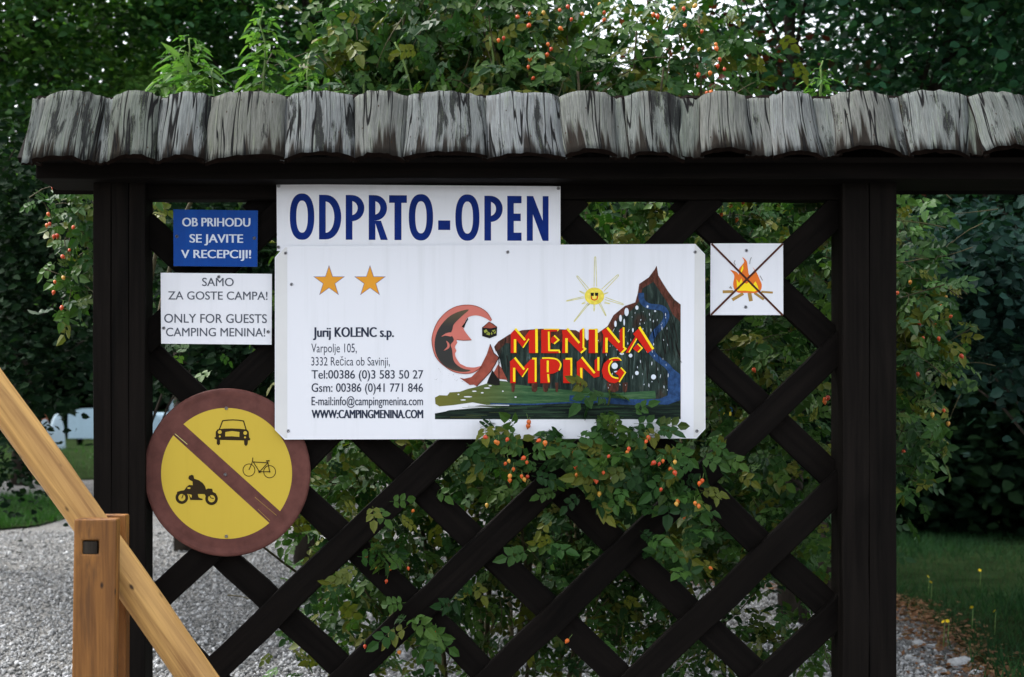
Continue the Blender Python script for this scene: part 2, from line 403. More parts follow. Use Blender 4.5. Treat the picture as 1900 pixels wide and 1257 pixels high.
def comp_leaf(pairs=3, L=.42, Wd=.34, seed=0, droop=.25):
    r = random.Random(seed); ls = []
    step = .62 / pairs
    for i in range(pairs):
        y = .22 + step * i; sc = L * (.75 + .25 * (i + 1) / pairs) * r.uniform(.9, 1.1)
        for sgn in (-1, 1): ls.append(leaflet(sc, Wd, .10, (0, y), -sgn * math.radians(r.uniform(52, 72)), .15))
    ls.append(leaflet(L * 1.15, Wd, .1, (0, .22 + .62 * .97), r.uniform(-.15, .15), .2))
    w_ = .008
    ls.append(([(-w_, 0, 0), (w_, 0, 0), (w_, .85, .0), (-w_, .85, .0)], [(0, 1, 2, 3)]))
    V, F = compose(ls); V[:, 2] -= droop * V[:, 1] ** 2
    return V, F
T_rose = [comp_leaf(3, .40, .35, s) for s in (1, 2)] + [comp_leaf(2, .46, .36, s) for s in (3, 4)]
T_ash = [comp_leaf(2, .62, .26, s, .5) for s in (5, 6)]

def orient(a, n):
    a = a / np.linalg.norm(a, axis=1, keepdims=True)
    n = n - (n * a).sum(1, keepdims=True) * a; n /= np.linalg.norm(n, axis=1, keepdims=True) + 1e-9
    x = np.cross(a, n)
    return np.stack([x, a, n], axis=2)
def scatter_arrays(T, pos, R, sc):
    V, F = T; k = len(V)
    vv = np.einsum('nij,kj->nki', R, V) * sc[:, None, None] + pos[:, None, :]
    ff = F[None] + (np.arange(len(pos)) * k)[:, None, None]
    return vv.reshape(-1, 3), ff.reshape(-1, F.shape[1]), k
def foliage(name, batches, mat, parent, tints=None, kind='stuff'):
    """batches: list of (template, positions, rotations, scales)"""
    VV = []; FF = []; TT = []; o = 0
    for T, pos, R, sc in batches:
        if len(pos) == 0: continue
        v, f, k = scatter_arrays(T, pos, R, sc)
        VV.append(v); FF.append(f + o); TT.append(np.repeat(rng.random(len(pos)) if tints is None else tints, k)); o += len(v)
    v = np.concatenate(VV); f = np.concatenate(FF); t = np.concatenate(TT)
    org = np.array(W[parent.name]) if parent is not None else v.mean(0)
    v = v - org
    me = bpy.data.meshes.new(name)
    me.vertices.add(len(v)); me.vertices.foreach_set('co', v.astype(np.float32).ravel())
    tri = f[:, 2] == f[:, 3]
    cnt = np.where(tri, 3, 4); starts = np.concatenate([[0], np.cumsum(cnt)[:-1]])
    if tri.any():
        flat = np.concatenate([row[:c] for row, c in zip(f, cnt)]) if len(f) < 1 else None
        mask = np.ones(f.shape, bool); mask[tri, 3] = False; flat = f[mask]
    else: flat = f.ravel()
    me.loops.add(len(flat)); me.loops.foreach_set('vertex_index', flat.astype(np.int32))
    me.polygons.add(len(f)); me.polygons.foreach_set('loop_start', starts.astype(np.int32))
    at = me.attributes.new('tint', 'FLOAT', 'POINT'); at.data.foreach_set('value', t.astype(np.float32))
    me.materials.append(mat); me.update(calc_edges=True)
    o_ = link(name, me, parent, Vector(org)); 
    if kind: o_['kind'] = kind
    return o_
def rand_dirs(n, droop=(-.6, .3)):
    a = rng.uniform(0, 2 * np.pi, n); z = rng.uniform(*droop, n)
    return np.stack([np.cos(a), np.sin(a), z], 1)
def rand_normals(n, bias=(0, -.35, .8), spread=.55):
    return np.array(bias)[None] + rng.normal(0, spread, (n, 3))
def blob_px(bl):
    """(px, py, Y, spread px x, spread px y, spread metres in depth, count) -> world points"""
    out = []
    for px, py, Y, sx, sy, sz, n in bl:
        x = rng.normal(px, sx, n); y = rng.normal(py, sy, n); d = rng.normal(Y, sz, n)
        s = K * (D + d) / D
        out.append(np.stack([(x - PX) * s, d, EYE + (PY - y) * s], 1))
    p = np.concatenate(out); return p[p[:, 2] > .03]

# ------------------------------------------------------------------ print on signs
class Print:
    def __init__(s, Y): s.Y = Y; s.items = []; s.mats = []
    def mi(s, mat):
        if mat not in s.mats: s.mats.append(mat)
        return s.mats.index(mat)
    def poly(s, pts, mat, L=0, holes=()):
        loops = [[Vector((p[0], p[1], 0)) for p in l] for l in [pts] + list(holes)]
        tris = tessellate_polygon(loops); flat = [p for l in loops for p in l]
        s.items.append(([(p.x, p.y) for p in flat], [tuple(t) for t in tris], s.mi(mat), L))
    def stroke(s, pts, w_, mat, L=0, closed=False, w2=None):
        pts = [Vector((p[0], p[1])) for p in pts]; n = len(pts); vs = []; fs = []
        for i, p in enumerate(pts):
            a = pts[i - 1] if (i > 0 or closed) else p; b = pts[(i + 1) % n] if (i < n - 1 or closed) else p
            d1 = (p - a); d2 = (b - p)
            d1 = d1.normalized() if d1.length > 1e-6 else d2.normalized(); d2 = d2.normalized() if d2.length > 1e-6 else d1
            t = (d1 + d2); t = t.normalized() if t.length > 1e-4 else d1
            nn = Vector((-t.y, t.x)); c = max(.45, abs(nn.dot(Vector((-d1.y, d1.x)))))
            ww = w_ if w2 is None else w_ + (w2 - w_) * i / (n - 1)
            vs += [tuple(p + nn * ww / 2 / c), tuple(p - nn * ww / 2 / c)]
        for i in range(n if closed else n - 1):
            j = (i + 1) % n; fs.append((2 * i, 2 * j, 2 * j + 1, 2 * i + 1))
        s.items.append((vs, fs, s.mi(mat), L))
    def disc(s, c, rx, mat, L=0, ry=None, n=40, a0=0):
        ry = ry or rx
        s.poly([(c[0] + rx * math.cos(2 * math.pi * k / n), c[1] + ry * math.sin(2 * math.pi * k / n)) for k in range(n)], mat, L)
    def text(s, txt, x0, x1, base, top, mat, L=0, weight=0.0, slope=0.0, bold=0):
        cu = bpy.data.curves.new('t', 'FONT'); cu.body = txt; cu.size = 1; cu.offset = weight; cu.resolution_u = 6; cu.fill_mode = 'BOTH'
        def get():
            o = bpy.data.objects.new('t', cu); me = bpy.data.meshes.new_from_object(o)
            v = [(q.co.x, q.co.y) for q in me.vertices]; f = [tuple(p.vertices) for p in me.polygons]
            bpy.data.objects.remove(o); bpy.data.meshes.remove(me); return v, f
        v, f = get(); cu.body = 'H'; h, _ = get(); bpy.data.curves.remove(cu)
        hy0, hy1 = min(q[1] for q in h), max(q[1] for q in h)
        vx0, vx1 = min(q[0] for q in v), max(q[0] for q in v)
        sy = (base - top) / (hy1 - hy0)
        pts = [(x0 + (x - vx0) / (vx1 - vx0) * (x1 - x0), base - (y - hy0) * sy) for x, y in v]
        pts = [(x, y + slope * (x - x0)) for x, y in pts]
        s.items.append((pts, f, s.mi(mat), L))
        if bold:
            for q, dx in ((1, bold), (2, bold / 2)): s.items.append(([(x + dx, y) for x, y in pts], f, s.mi(mat), L + q))
    def build(s, name, parent, label=None):
        V = []; F = []; I = []
        for pts, fs, mi, L in s.items:
            o = len(V); Y = s.Y - .0004 - L * .00035
            for x, y in pts: V.append(P(x, y, Y))
            for f in fs:
                g = [i + o for i in f]
                a, b, c = V[g[0]], V[g[1]], V[g[2]]
                if (b - a).cross(c - a).y > 0: g = g[::-1]
                F.append(tuple(g)); I.append(mi)
        ob = wobj(name, V, F, s.mats, parent, I)
        if label: ob['label'] = label
        return ob
def tr(pts, sc, ox, oy): return [(ox + x / sc, oy + y / sc) for x, y in pts]
def smooth(pts, n=4, closed=True):
    out = []; m = len(pts); rngi = range(m if closed else m - 1)
    for i in rngi:
        if closed: p0, p1, p2, p3 = pts[i - 1], pts[i], pts[(i + 1) % m], pts[(i + 2) % m]
        else: p0, p1, p2, p3 = pts[max(i - 1, 0)], pts[i], pts[i + 1], pts[min(i + 2, m - 1)]
        for k in range(n):
            t = k / n
            out.append(tuple(.5 * ((2 * p1[a]) + (-p0[a] + p2[a]) * t + (2 * p0[a] - 5 * p1[a] + 4 * p2[a] - p3[a]) * t * t + (-p0[a] + 3 * p1[a] - 3 * p2[a] + p3[a]) * t ** 3) for a in (0, 1)))
    if not closed: out.append(tuple(pts[-1]))
    return out
def plate(name, outline, Y, thick, mats, parent):
    """sign plate from a pixel outline: front face (material 0), back and edges (material 1)"""
    n = len(outline); V = [P(x, y, Y) for x, y in outline]; V += [v + Vector((0, thick, 0)) for v in V]
    F = [tuple(range(n))]; 
    a, b, c = V[0], V[1], V[2]
    if (b - a).cross(c - a).y > 0: F = [tuple(range(n))[::-1]]
    F.append(tuple(i + n for i in F[0][::-1])); I = [0, 1]
    for i in range(n): j = (i + 1) % n; F.append((i, j, j + n, i + n)); I.append(1)
    return wobj(name, V, F, mats, parent, I)
scr_v, scr_f = [], []
for ring, (r_, y_) in enumerate([(.0066, 0), (.006, -.0022), (.0036, -.004)]):
    for k in range(10): scr_v.append((r_ * math.cos(k * math.pi / 5), y_, r_ * math.sin(k * math.pi / 5)))
for i in range(2):
    for k in range(10): scr_f.append((i * 10 + k, (i + 1) * 10 + k, (i + 1) * 10 + (k + 1) % 10, i * 10 + (k + 1) % 10))
scr_f.append(tuple(range(20, 30)))
SCR = mesh('screw', scr_v, scr_f, M['screw'], smooth=True)
def screws(pts, Y, parent):
    for x, y in pts: link('screw', SCR, parent, P(x, y, Y - .0002))
def sign_root(name, px, py, Y, label, cat='sign', group=None): return empty(name, P(px, py, Y), label, cat, group)

# ================================================================== GROUND
xs = np.linspace(-130, 130, 66); ys = np.concatenate([np.linspace(-12, 20, 60), np.linspace(24, 240, 40)])
gv = [(x, y, .012 * math.sin(x * 1.7 + y) * math.cos(y * .9)) for y in ys for x in xs]
gf = [(j * 66 + i, j * 66 + i + 1, (j + 1) * 66 + i + 1, (j + 1) * 66 + i) for j in range(len(ys) - 1) for i in range(65)]
tag(wobj('ground', gv, gf, M['ground'], smooth=True), kind='structure')
def sheet(name, pts, mat, z=.02):
    o = wobj(name, [(p[0], p[1], z) for p in pts], [tuple(range(len(pts)))], mat); tag(o, kind='structure'); return o
VL = [(G(a_, b_).x, G(a_, b_).y) for a_, b_ in [(-900, 1010), (0, 984), (70, 977), (120, 964), (150, 950), (130, 936), (60, 930), (-900, 926)]]      # grass verge on the left
FL = [(-90, 29), (-9, 28), (0, 30), (60, 30), (110, 60), (110, 150), (-110, 150)]                          # grass under the far trees
g0 = [G(1640, 1105), G(1700, 1140), G(1760, 1185), G(1840, 1257), G(1900, 1320)]
VR = [(g0[-1].x + .5, g0[-1].y - 1.2), (30, g0[-1].y - 1.0), (60, 28), (1.5, 28), (1.1, 12), (1.6, 9.2), (2.4, 8.2)] + [(g0[0].x - .3, g0[0].y + 1.2)] + [(p.x, p.y) for p in g0]
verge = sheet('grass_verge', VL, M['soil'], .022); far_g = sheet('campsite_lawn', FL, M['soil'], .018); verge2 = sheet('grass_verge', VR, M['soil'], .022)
from mathutils.geometry import intersect_point_tri_2d
def in_poly(x, y, poly):
    c = np.zeros(len(x), bool); n = len(poly); j = n - 1
    for i in range(n):
        xi, yi = poly[i]; xj, yj = poly[j]
        c ^= ((yi > y) != (yj > y)) & (x < (xj - xi) * (y - yi) / (yj - yi + 1e-12) + xi); j = i
    return c
def grass(name, poly, x0, x1, y0, y1, n, hmin, hmax, mat='grass'):
    x = rng.uniform(x0, x1, n); y = rng.uniform(y0, y1, n)
    # ragged edge
    k = in_poly(x + rng.normal(0, .10, n), y + rng.normal(0, .10, n), poly); x, y = x[k], y[k]; n = len(x)
    pos = np.stack([x, y, np.full(n, .015)], 1)
    a = np.stack([rng.normal(0, .45, n), rng.normal(0, .45, n), np.ones(n)], 1)
    R = orient(a, rng.normal(0, 1, (n, 3)))
    patch = .75 + .5 * np.sin(x * 1.3 + 1) * np.cos(y * 1.1)
    return foliage(name, [(T_blade, pos, R, rng.uniform(hmin, hmax, n) * patch.clip(.5, 1.3))], M[mat], None)
tag(grass('grass', VL, -16, -4, 12.0, 22, 52000, .10, .24), 'green grass strip across the gravel beside the wooden barrier', 'grass')
tag(grass('grass', VR, 1, 13, 2.5, 13, 80000, .05, .17, 'shaded_grass'), 'dark unmown grass at the right of the gate', 'grass')
tag(grass('grass', VR, 4, 24, 13, 27, 30000, .10, .24, 'shaded_grass'), 'dark grass under the trees on the right', 'grass')
tag(grass('grass', FL, -30, 0, 28, 62, 9000, .12, .3), 'shaded lawn in front of the tents beyond the left post', 'grass')
# gravel stones standing proud of the road surface
ico = bmesh.new(); bmesh.ops.create_icosphere(ico, subdivisions=1, radius=1); icoV = np.array([v.co[:] for v in ico.verts]); icoF = np.array([[v.index for v in f.verts] + [f.verts[-1].index] for f in ico.faces]); ico.free()
octV = np.array([(1, 0, 0), (0, 1, 0), (-1, 0, 0), (0, -1, 0), (0, 0, .7), (0, 0, -.5)], float)
octF = np.array([(0, 1, 4, 4), (1, 2, 4, 4), (2, 3, 4, 4), (3, 0, 4, 4), (1, 0, 5, 5), (2, 1, 5, 5), (3, 2, 5, 5), (0, 3, 5, 5)])
n = 78000; d = 7.6 * (19 / 7.6) ** rng.random(n); y = d - D; x = rng.uniform(-.33, .44, n) * d * 1.05
k = ~(in_poly(x, y, VL) | in_poly(x, y, VR)); x, y = x[k], y[k]; n = len(x)
R = orient(rng.normal(0, 1, (n, 3)) * (1, 1, .25), rng.normal(0, .3, (n, 3)) + (0, 0, 1))
sz = np.exp(rng.normal(math.log(.0105), .40, n)).clip(.005, .034)
tag(foliage('gravel', [(((octV + rng.normal(0, .12, octV.shape)), octF), np.stack([x, y, np.full(n, .008)], 1), R, sz)], M['stone'], None), 'pale grey crushed gravel covering the drive behind the gate', 'gravel')
# a few larger white stones and dry leaves at the foot of the verge
for i, (px, py, r) in enumerate([(1705, 1200, .045), (1725, 1203, .035), (1775, 1240, .06), (1790, 1234, .05), (1690, 1225, .035), (1745, 1250, .04), (1810, 1255, .04)]):
    g = G(px, py); r2 = np.random.default_rng(i); v = icoV * (1 + r2.normal(0, .13, icoV.shape)) * (r * 1.2, r, r * .7)
    o = wobj('stone', v + np.array([g.x, g.y, r * .4]), [tuple(f[:3]) for f in icoF], M['palestone'])
    tag(o, ['angular white stone beside the right post foot', 'small white stone touching a larger one by the post', 'large white stone at the grass edge', 'white stone leaning on the largest stone at the grass edge',
            'pale stone lying lowest along the right post', 'pale stone half sunk below the dry leaves', 'white stone nearest the grass at the bottom corner'][i], 'stone', 'white stones at the grass edge')
n = 3800; t = rng.random(n) * 1.15; seg = [Vector((p.x, p.y)) for p in g0]
e0, e1 = Vector((1.4, 9.6)), seg[0]
px_ = []; 
path = [Vector((.6, 11)), Vector((1.2, 9.8)), Vector((2.3, 8.2))] + seg
for _ in range(n):
    i = rnd.randrange(len(path) - 1); a, b = path[i], path[i + 1]; p = a.lerp(b, rnd.random()); px_.append((p.x + rnd.gauss(-.05, .16), p.y + rnd.gauss(-.1, .22), .02 + rnd.random() * .02))
tag(foliage('leaf_litter', [(T_quad, np.array(px_), orient(rand_dirs(n, (-.2, .2)), rng.normal(0, .4, (n, 3)) + (0, 0, 1)), rng.uniform(.02, .06, n))], M['litter'], None), 'dry brown leaves along the edge between grass and gravel', 'leaf litter')
# yellow flowers in the right grass
FV, FF = compose([leaflet(.5, .4, .1, (0, 0), k * math.pi / 3, .0) for k in range(6)])
FM = None
for i, (px, py) in enumerate([(1818, 1090), (1722, 1103), (1727, 1115), (1803, 1168), (1845, 1176), (1750, 1198), (1758, 1197)]):
    g = G(px, py + 8)
    r_ = empty('wildflower', (g.x, g.y, 0), ['yellow flower highest up in the grass by the right edge', 'yellow flower in the grass nearest the right post', 'yellow flower just below another near the right post',
        'bright yellow flower midway across the grass at the right', 'yellow flower closest to the right edge of the photo', 'left of two yellow flowers touching near the gravel', 'right of two yellow flowers touching near the gravel'][i], 'flower', 'yellow flowers in the grass')
    h = .19
    if FM is None:
        FM = mesh('petals', FV * .03, [tuple(f) for f in FF], M['flower'])
    o = link('petals', FM, r_, (g.x, g.y, h)); o.rotation_euler = (.9, 0, i)
    m_ = Multi(); m_.add(tube_vf([(g.x, g.y, 0), (g.x + .01, g.y, h)], [.003, .002], 4)); m_.obj('stem', M['greenstem'], r_)

# ================================================================== GATE FRAME
LAB = 'dark stained timber gate frame with diagonal lattice under a shingled canopy'
gate = empty('lattice_gate_frame', (P(917, 765, 0).x, 0, 0), LAB, 'gate frame')
def post(pxs, Yf=-.08, Yb=.09):
    x0, x1 = pxs[0], pxs[-1]
    a, b = P(x0 + 3, 0, Yf), P(x1 - 3, 0, Yf)
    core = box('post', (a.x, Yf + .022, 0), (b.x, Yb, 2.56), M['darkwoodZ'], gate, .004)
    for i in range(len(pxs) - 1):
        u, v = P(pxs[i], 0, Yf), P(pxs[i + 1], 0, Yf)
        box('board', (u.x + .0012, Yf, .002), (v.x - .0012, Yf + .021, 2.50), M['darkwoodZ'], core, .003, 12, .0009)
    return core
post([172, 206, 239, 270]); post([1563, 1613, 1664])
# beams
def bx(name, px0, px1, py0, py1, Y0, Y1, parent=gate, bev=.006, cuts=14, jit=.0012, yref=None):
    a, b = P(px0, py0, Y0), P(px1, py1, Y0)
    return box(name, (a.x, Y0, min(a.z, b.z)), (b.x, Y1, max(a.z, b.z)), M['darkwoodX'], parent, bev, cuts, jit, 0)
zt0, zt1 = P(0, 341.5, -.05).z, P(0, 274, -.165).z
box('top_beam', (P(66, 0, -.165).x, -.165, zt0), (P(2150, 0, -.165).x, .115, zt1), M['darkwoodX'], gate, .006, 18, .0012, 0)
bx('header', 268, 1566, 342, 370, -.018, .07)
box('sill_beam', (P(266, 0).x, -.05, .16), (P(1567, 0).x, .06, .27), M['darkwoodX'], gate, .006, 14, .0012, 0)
# lattice bars
xl, xr, zt_, zb_ = 262, 1571, 362, 1520
def bar(c, s):
    """centre line py = c + s*px (photo pixels on the lattice plane)"""
    pts = []
    for x in (xl, xr):
        y = c + s * x
        if zt_ <= y <= zb_: pts.append((x, y))
    for y in (zt_, zb_):
        x = (y - c) / s
        if xl < x < xr: pts.append((x, y))
    if len(pts) < 2: return
    a, b = sorted(pts)[:1][0], sorted(pts)[-1]
    Y = .0 if s < 0 else .034
    A, B = P(a[0], a[1], 0), P(b[0], b[1], 0); L = (B - A).length
    if L < .25: return
    th = -math.atan2(B.z - A.z, B.x - A.x)
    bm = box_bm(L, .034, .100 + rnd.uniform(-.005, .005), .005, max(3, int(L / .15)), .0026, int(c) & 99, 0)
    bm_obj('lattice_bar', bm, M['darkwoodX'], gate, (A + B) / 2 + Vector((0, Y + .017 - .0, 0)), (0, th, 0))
for c in (1137, 1385, 1622, 1868, 2126, 2384, 2612, 2860, 888, 640): bar(c, -.95)
for c in (645, 395, 163, -80, -335, -590, -840, -1085, 890, 1140): bar(c, .95)

# roof: sheathing boards front and back, rafters, ridge board and the split shingles
roof = empty('roof_tmp', (0, 0, 0)); bpy.data.objects.remove(roof)
X0, X1 = P(66, 0).x, P(2150, 0).x
YT, ZT, YB, ZB = .0, 2.757, -.30, 2.464
def slab(y0, z0, y1, z1, th, x0=X0, x1=X1):
    d_ = Vector((0, y1 - y0, z1 - z0)).normalized(); nrm = Vector((0, d_.z, -d_.y)); nrm = nrm if nrm.z < 0 else -nrm
    V = []
    for x in (x0, x1):
        for p in ((y0, z0), (y1, z1)):
            V.append(Vector((x, p[0], p[1]))); V.append(Vector((x, p[0], p[1])) + nrm * th)
    F = [(0, 4, 6, 2), (1, 3, 7, 5), (0, 2, 3, 1), (4, 5, 7, 6), (0, 1, 5, 4), (2, 6, 7, 3)]
    return V, F
mroof = Multi(); mroof.add(slab(-.001, ZT - .032, YB + .07, ZB + .040, .022)); mroof.add(slab(.001, ZT - .032, -YB - .03, ZB - .002, .022))
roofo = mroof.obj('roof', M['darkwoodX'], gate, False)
for px in range(100, 2150, 170):
    x = P(px, 0).x
    for sg in (1, -1):
        V, F = slab(0, ZT - .062, sg * (YB + .14), ZB + .06, .05, x - .025, x + .025)
        wobj('rafter', V, F, M['darkwoodX'], roofo)
def shingle(xt0, xt1, xb0, xb1, lift, arch, sgn=1, seed=0, ytop_px=None, drop=0.0):
    """one convex split board laid from the ridge down to the eave, given its pixel extents along the top and the bottom edge"""
    r = random.Random(seed); nu, nv = 12, 10; V = []; UV = []
    At, Bt = P(xt0, 0, YT).x, P(xt1, 0, YT).x; Ab, Bb = P(xb0, 0, YB).x, P(xb1, 0, YB).x
    nrm = Vector((0, -(ZT - ZB), -(YB - YT) * 1.0)).normalized(); nrm = Vector((0, -abs(nrm.y), abs(nrm.z)))
    edge = [r.gauss(0, .0026) for _ in range(nu + 1)]; edge2 = [r.gauss(0, .0018) for _ in range(nu + 1)]
    ph = [r.uniform(0, 6) for _ in range(4)]
    sk = r.gauss(0, .004); pw_ = r.uniform(1.8, 2.6)
    for side in (0, 1):
        for j in range(nv + 1):
            v = j / nv
            for i in range(nu + 1):
                u = i / nu
                x = (At + (Bt - At) * u) * (1 - v) + (Ab + (Bb - Ab) * u) * v
                y = YT + (YB - YT) * v; z = ZT + (ZB - ZT) * v
                ovr = (edge[i] * (j == 0) + edge2[i] * (j == nv)); 
                s_ = (2 * u - 1)
                h = lift + arch * (1 - abs(s_) ** pw_) - .004
                h -= (.007 * max(0, 1 - abs(u - ph[3] / 6) * 14) if seed % 3 == 0 else 0); h += .0016 * math.sin(u * 21 + ph[0] + v * 2) + .0022 * math.sin(v * 7 + ph[1] + u * 3) + .0012 * math.sin(u * 47 + ph[2] + math.sin(v * 5) * 1.3)
                th = .020 if arch > 0 else .013
                hh = h if side == 0 else min(h - .006, lift + arch * (1 - abs(s_) ** 2.0) - th)
                p = Vector((x + .002 * math.sin(v * 6 + ph[3]), y, z)) + nrm * hh
                p.y -= ovr * .7 + (.010 * (j == nv) if 0 else 0); p.z -= ovr * 1.0 + drop * v
                p.z += -sk * s_ * v
                if sgn < 0: p.y = -p.y
                V.append(p); UV.append((u * (Bb - Ab), v * .42))
    F = []; n1 = nu + 1; half = n1 * (nv + 1)
    for j in range(nv):
        for i in range(nu):
            a = j * n1 + i; F.append((a, a + 1, a + n1 + 1, a + n1)); F.append((half + a, half + a + n1, half + a + n1 + 1, half + a + 1))
    rim = [i for i in range(nu)]
    for i in range(nu):
        F.append((i, half + i, half + i + 1, i + 1)); b = nv * n1 + i; F.append((b, b + 1, half + b + 1, half + b))
    for j in range(nv):
        a = j * n1; F.append((a, a + n1, half + a + n1, half + a)); a += nu; F.append((a, half + a, half + a + n1, a + n1))
    if sgn > 0: F = [f[::-1] for f in F]
    idx = [0 if k < 2 * nu * nv and k % 2 == 0 else 1 for k in range(len(F))]
    o = wobj('shingle', V, F, [M['shingle'], M['endgrain']], roofo, idx)
    me = o.data; uv = me.uv_layers.new(name='UVMap')
    vi = np.zeros(len(me.loops), np.int32); me.loops.foreach_get('vertex_index', vi)
    uv.data.foreach_set('uv', np.array(UV)[vi].astype(np.float32).ravel())
    me.polygons.foreach_set('use_smooth', [k < 2 * nu * nv for k in range(len(me.polygons))]); 
    return o
TOP = [(87, 197, 60, 176), (211, 299, 198, 288), (303, 393, 290, 380), (393, 531, 380, 527), (537, 656, 529, 660), (657, 755, 659, 750), (757, 897, 749, 905),
       (901, 1036, 904, 1048), (1032, 1138, 1048, 1144), (1157, 1259, 1167, 1269), (1296, 1381, 1298, 1393), (1425, 1504, 1433, 1527), (1541, 1647, 1552, 1670), (1664, 1791, 1686, 1798), (1794, 1898, 1824, 1935),
       (1915, 2010, 1950, 2050), (2025, 2130, 2065, 2175)]
for i, (a, b, c, d) in enumerate(TOP): shingle(a, b, c, d, .020 + .002 * math.sin(i * 2.1), .024 + .003 * math.sin(i * 1.7), 1, 100 + i, drop=.014 * math.sin(i * 3.1) - .036 * (i / 16))
UND = [(62, 100, 41, 80), (185, 225, 165, 212), (290, 312, 278, 300), (384, 402, 372, 390), (522, 548, 518, 540), (648, 668, 650, 668), (745, 768, 740, 760), (888, 912, 894, 915),
       (1025, 1045, 1035, 1062), (1125, 1170, 1132, 1180), (1250, 1304, 1258, 1306), (1370, 1434, 1382, 1442), (1496, 1550, 1516, 1562), (1638, 1672, 1660, 1695), (1782, 1804, 1788, 1835), (1890, 1925, 1925, 1960), (2000, 2035, 2040, 2075)]
for i, (a, b, c, d) in enumerate(UND): shingle(a, b, c, d, .014, -.002, 1, 300 + i, drop=-.036 * (i / 16))
for i in range(16): shingle(62 + i * 128, 62 + i * 128 + 124, 62 + i * 128, 62 + i * 128 + 124, .014, .02, -1, 500 + i)

# ================================================================== SIGNS
SB = M['screw']
# --- main campsite sign
YM = -.052
r_ = sign_root('campsite_sign', 909, 816, YM, 'large white campsite sign with moon and mountain picture, clipped corners')
plate('panel', [(528, 457), (1290, 453), (1308, 472), (1309, 796), (1292, 814), (528, 816), (510, 798), (510, 478)], YM, .004, [M['white'], SB], r_)
screws([(530, 470), (942, 468), (1290, 468), (535, 800), (1293, 800), (541, 528)], YM, r_)
p = Print(YM)
def star(cx, cy, r):
    o = [(cx + (r if k % 2 == 0 else r * .385) * math.sin(k * math.pi / 5), cy - (r if k % 2 == 0 else r * .385) * math.cos(k * math.pi / 5)) for k in range(10)]
    p.poly(o, M['starline'], 0)
    p.poly([(cx + (x - cx) * .91, cy + (y - cy) * .91) for x, y in o], M['star'], 1)
star(610.5, 523, 31); p.build('star', r_); p = Print(YM); star(686.5, 523, 31); p.build('star', r_)
p = Print(YM)
p.text('Jurij KOLENC s.p.', 580.7, 729.4, 625.5, 607.7, M['ink'], 0, 0, 0, 1.7); p.build('lettering', r_); p = Print(YM)
p.text('Varpolje 105,', 577.6, 662, 654.2, 638, M['ink'], 0, .0); p.build('lettering', r_); p = Print(YM)
p.text('3332 Rečica ob Savinji,', 577.6, 723.3, 678.6, 663, M['ink'], 0, .0); p.build('lettering', r_); p = Print(YM)
p.text('Tel:00386 (0)3 583 50 27', 578, 785, 702.8, 687.3, M['ink'], 0, 0, 0, .4); p.build('lettering', r_); p = Print(YM)
p.text('Gsm: 00386 (0)41 771 846', 578, 784.5, 727.4, 711.8, M['ink'], 0, 0, 0, .4); p.build('lettering', r_); p = Print(YM)
p.text('E-mail:info@campingmenina.com', 578, 784.5, 752.3, 736.6, M['ink'], 0, 0, 0, .4); p.build('lettering', r_); p = Print(YM)
p.text('WWW:CAMPINGMENINA.COM', 578, 783.8, 776.3, 761, M['ink'], 0, 0, 0, 1.6); p.build('lettering', r_); p = Print(YM)
M['strip'] = plain('weathered_sheet_edge', (.66, .665, .66), .5, .06, 3)
p.poly([(511.5, 479), (529, 459.5), (533, 459.5), (533, 813.5), (529, 813.5), (511.5, 797)], M['strip'], 0)
p.build('weathered_edge', r_); p = Print(YM)
p.poly([(1289, 455), (1291, 455), (1306.5, 472), (1307.5, 795), (1291, 812), (1287, 812)], M['strip'], 0)
p.build('weathered_edge', r_); p = Print(YM)
# landscape picture
Lc = lambda pts: tr(pts, 3.398, 780, 460)
p = Print(YM)
p.poly(Lc([(560, 860), (520, 800), (500, 700), (465, 625), (490, 592), (560, 547), (640, 520), (760, 511), (900, 515), (980, 520), (1020, 545), (1050, 585), (1085, 565), (1130, 530), (1180, 495), (1218, 425), (1290, 367), (1355, 345), (1370, 290), (1380, 228), (1440, 187), (1475, 140), (1490, 113), (1500, 175), (1530, 225), (1560, 272), (1600, 325), (1641, 358), (1641, 1000), (560, 1000)]), M['p_hill'], 0)
p.poly(Lc([(465, 625), (490, 592), (560, 547), (640, 520), (760, 511), (900, 515), (980, 520), (1020, 545), (1048, 585), (1040, 640), (960, 585), (860, 600), (700, 580), (600, 610), (540, 600), (500, 640), (475, 655)]), M['p_ridge'], 1)
p.poly(Lc([(1355, 345), (1370, 290), (1380, 228), (1440, 187), (1475, 140), (1490, 113), (1500, 175), (1530, 225), (1560, 272), (1600, 325), (1641, 358), (1641, 470), (1590, 420), (1560, 350), (1500, 260), (1470, 215), (1400, 255), (1385, 330), (1330, 395), (1250, 440), (1215, 520), (1130, 600), (1090, 620), (1085, 567), (1130, 530), (1180, 495), (1218, 425), (1290, 367)]), M['p_ridge'], 1)
g_top = [(92, 945), (120, 930), (170, 932), (185, 912), (250, 908), (300, 890), (345, 880), (400, 862), (480, 838), (540, 842), (600, 862), (800, 885), (1000, 905), (1250, 915), (1480, 902)]
g_bot = [(1485, 950), (1200, 965), (900, 980), (560, 985), (420, 992), (330, 975), (210, 992), (120, 1000), (95, 985)]
p.poly(Lc(g_top + g_bot), M['p_grass'], 1)
p.poly(Lc([(92, 1045), (160, 1032), (180, 1025), (330, 1012), (480, 1006), (330, 1000), (380, 994), (620, 998), (1000, 985), (1485, 978), (1641, 970), (1641, 1081), (92, 1081)]), M['p_shore'], 2)
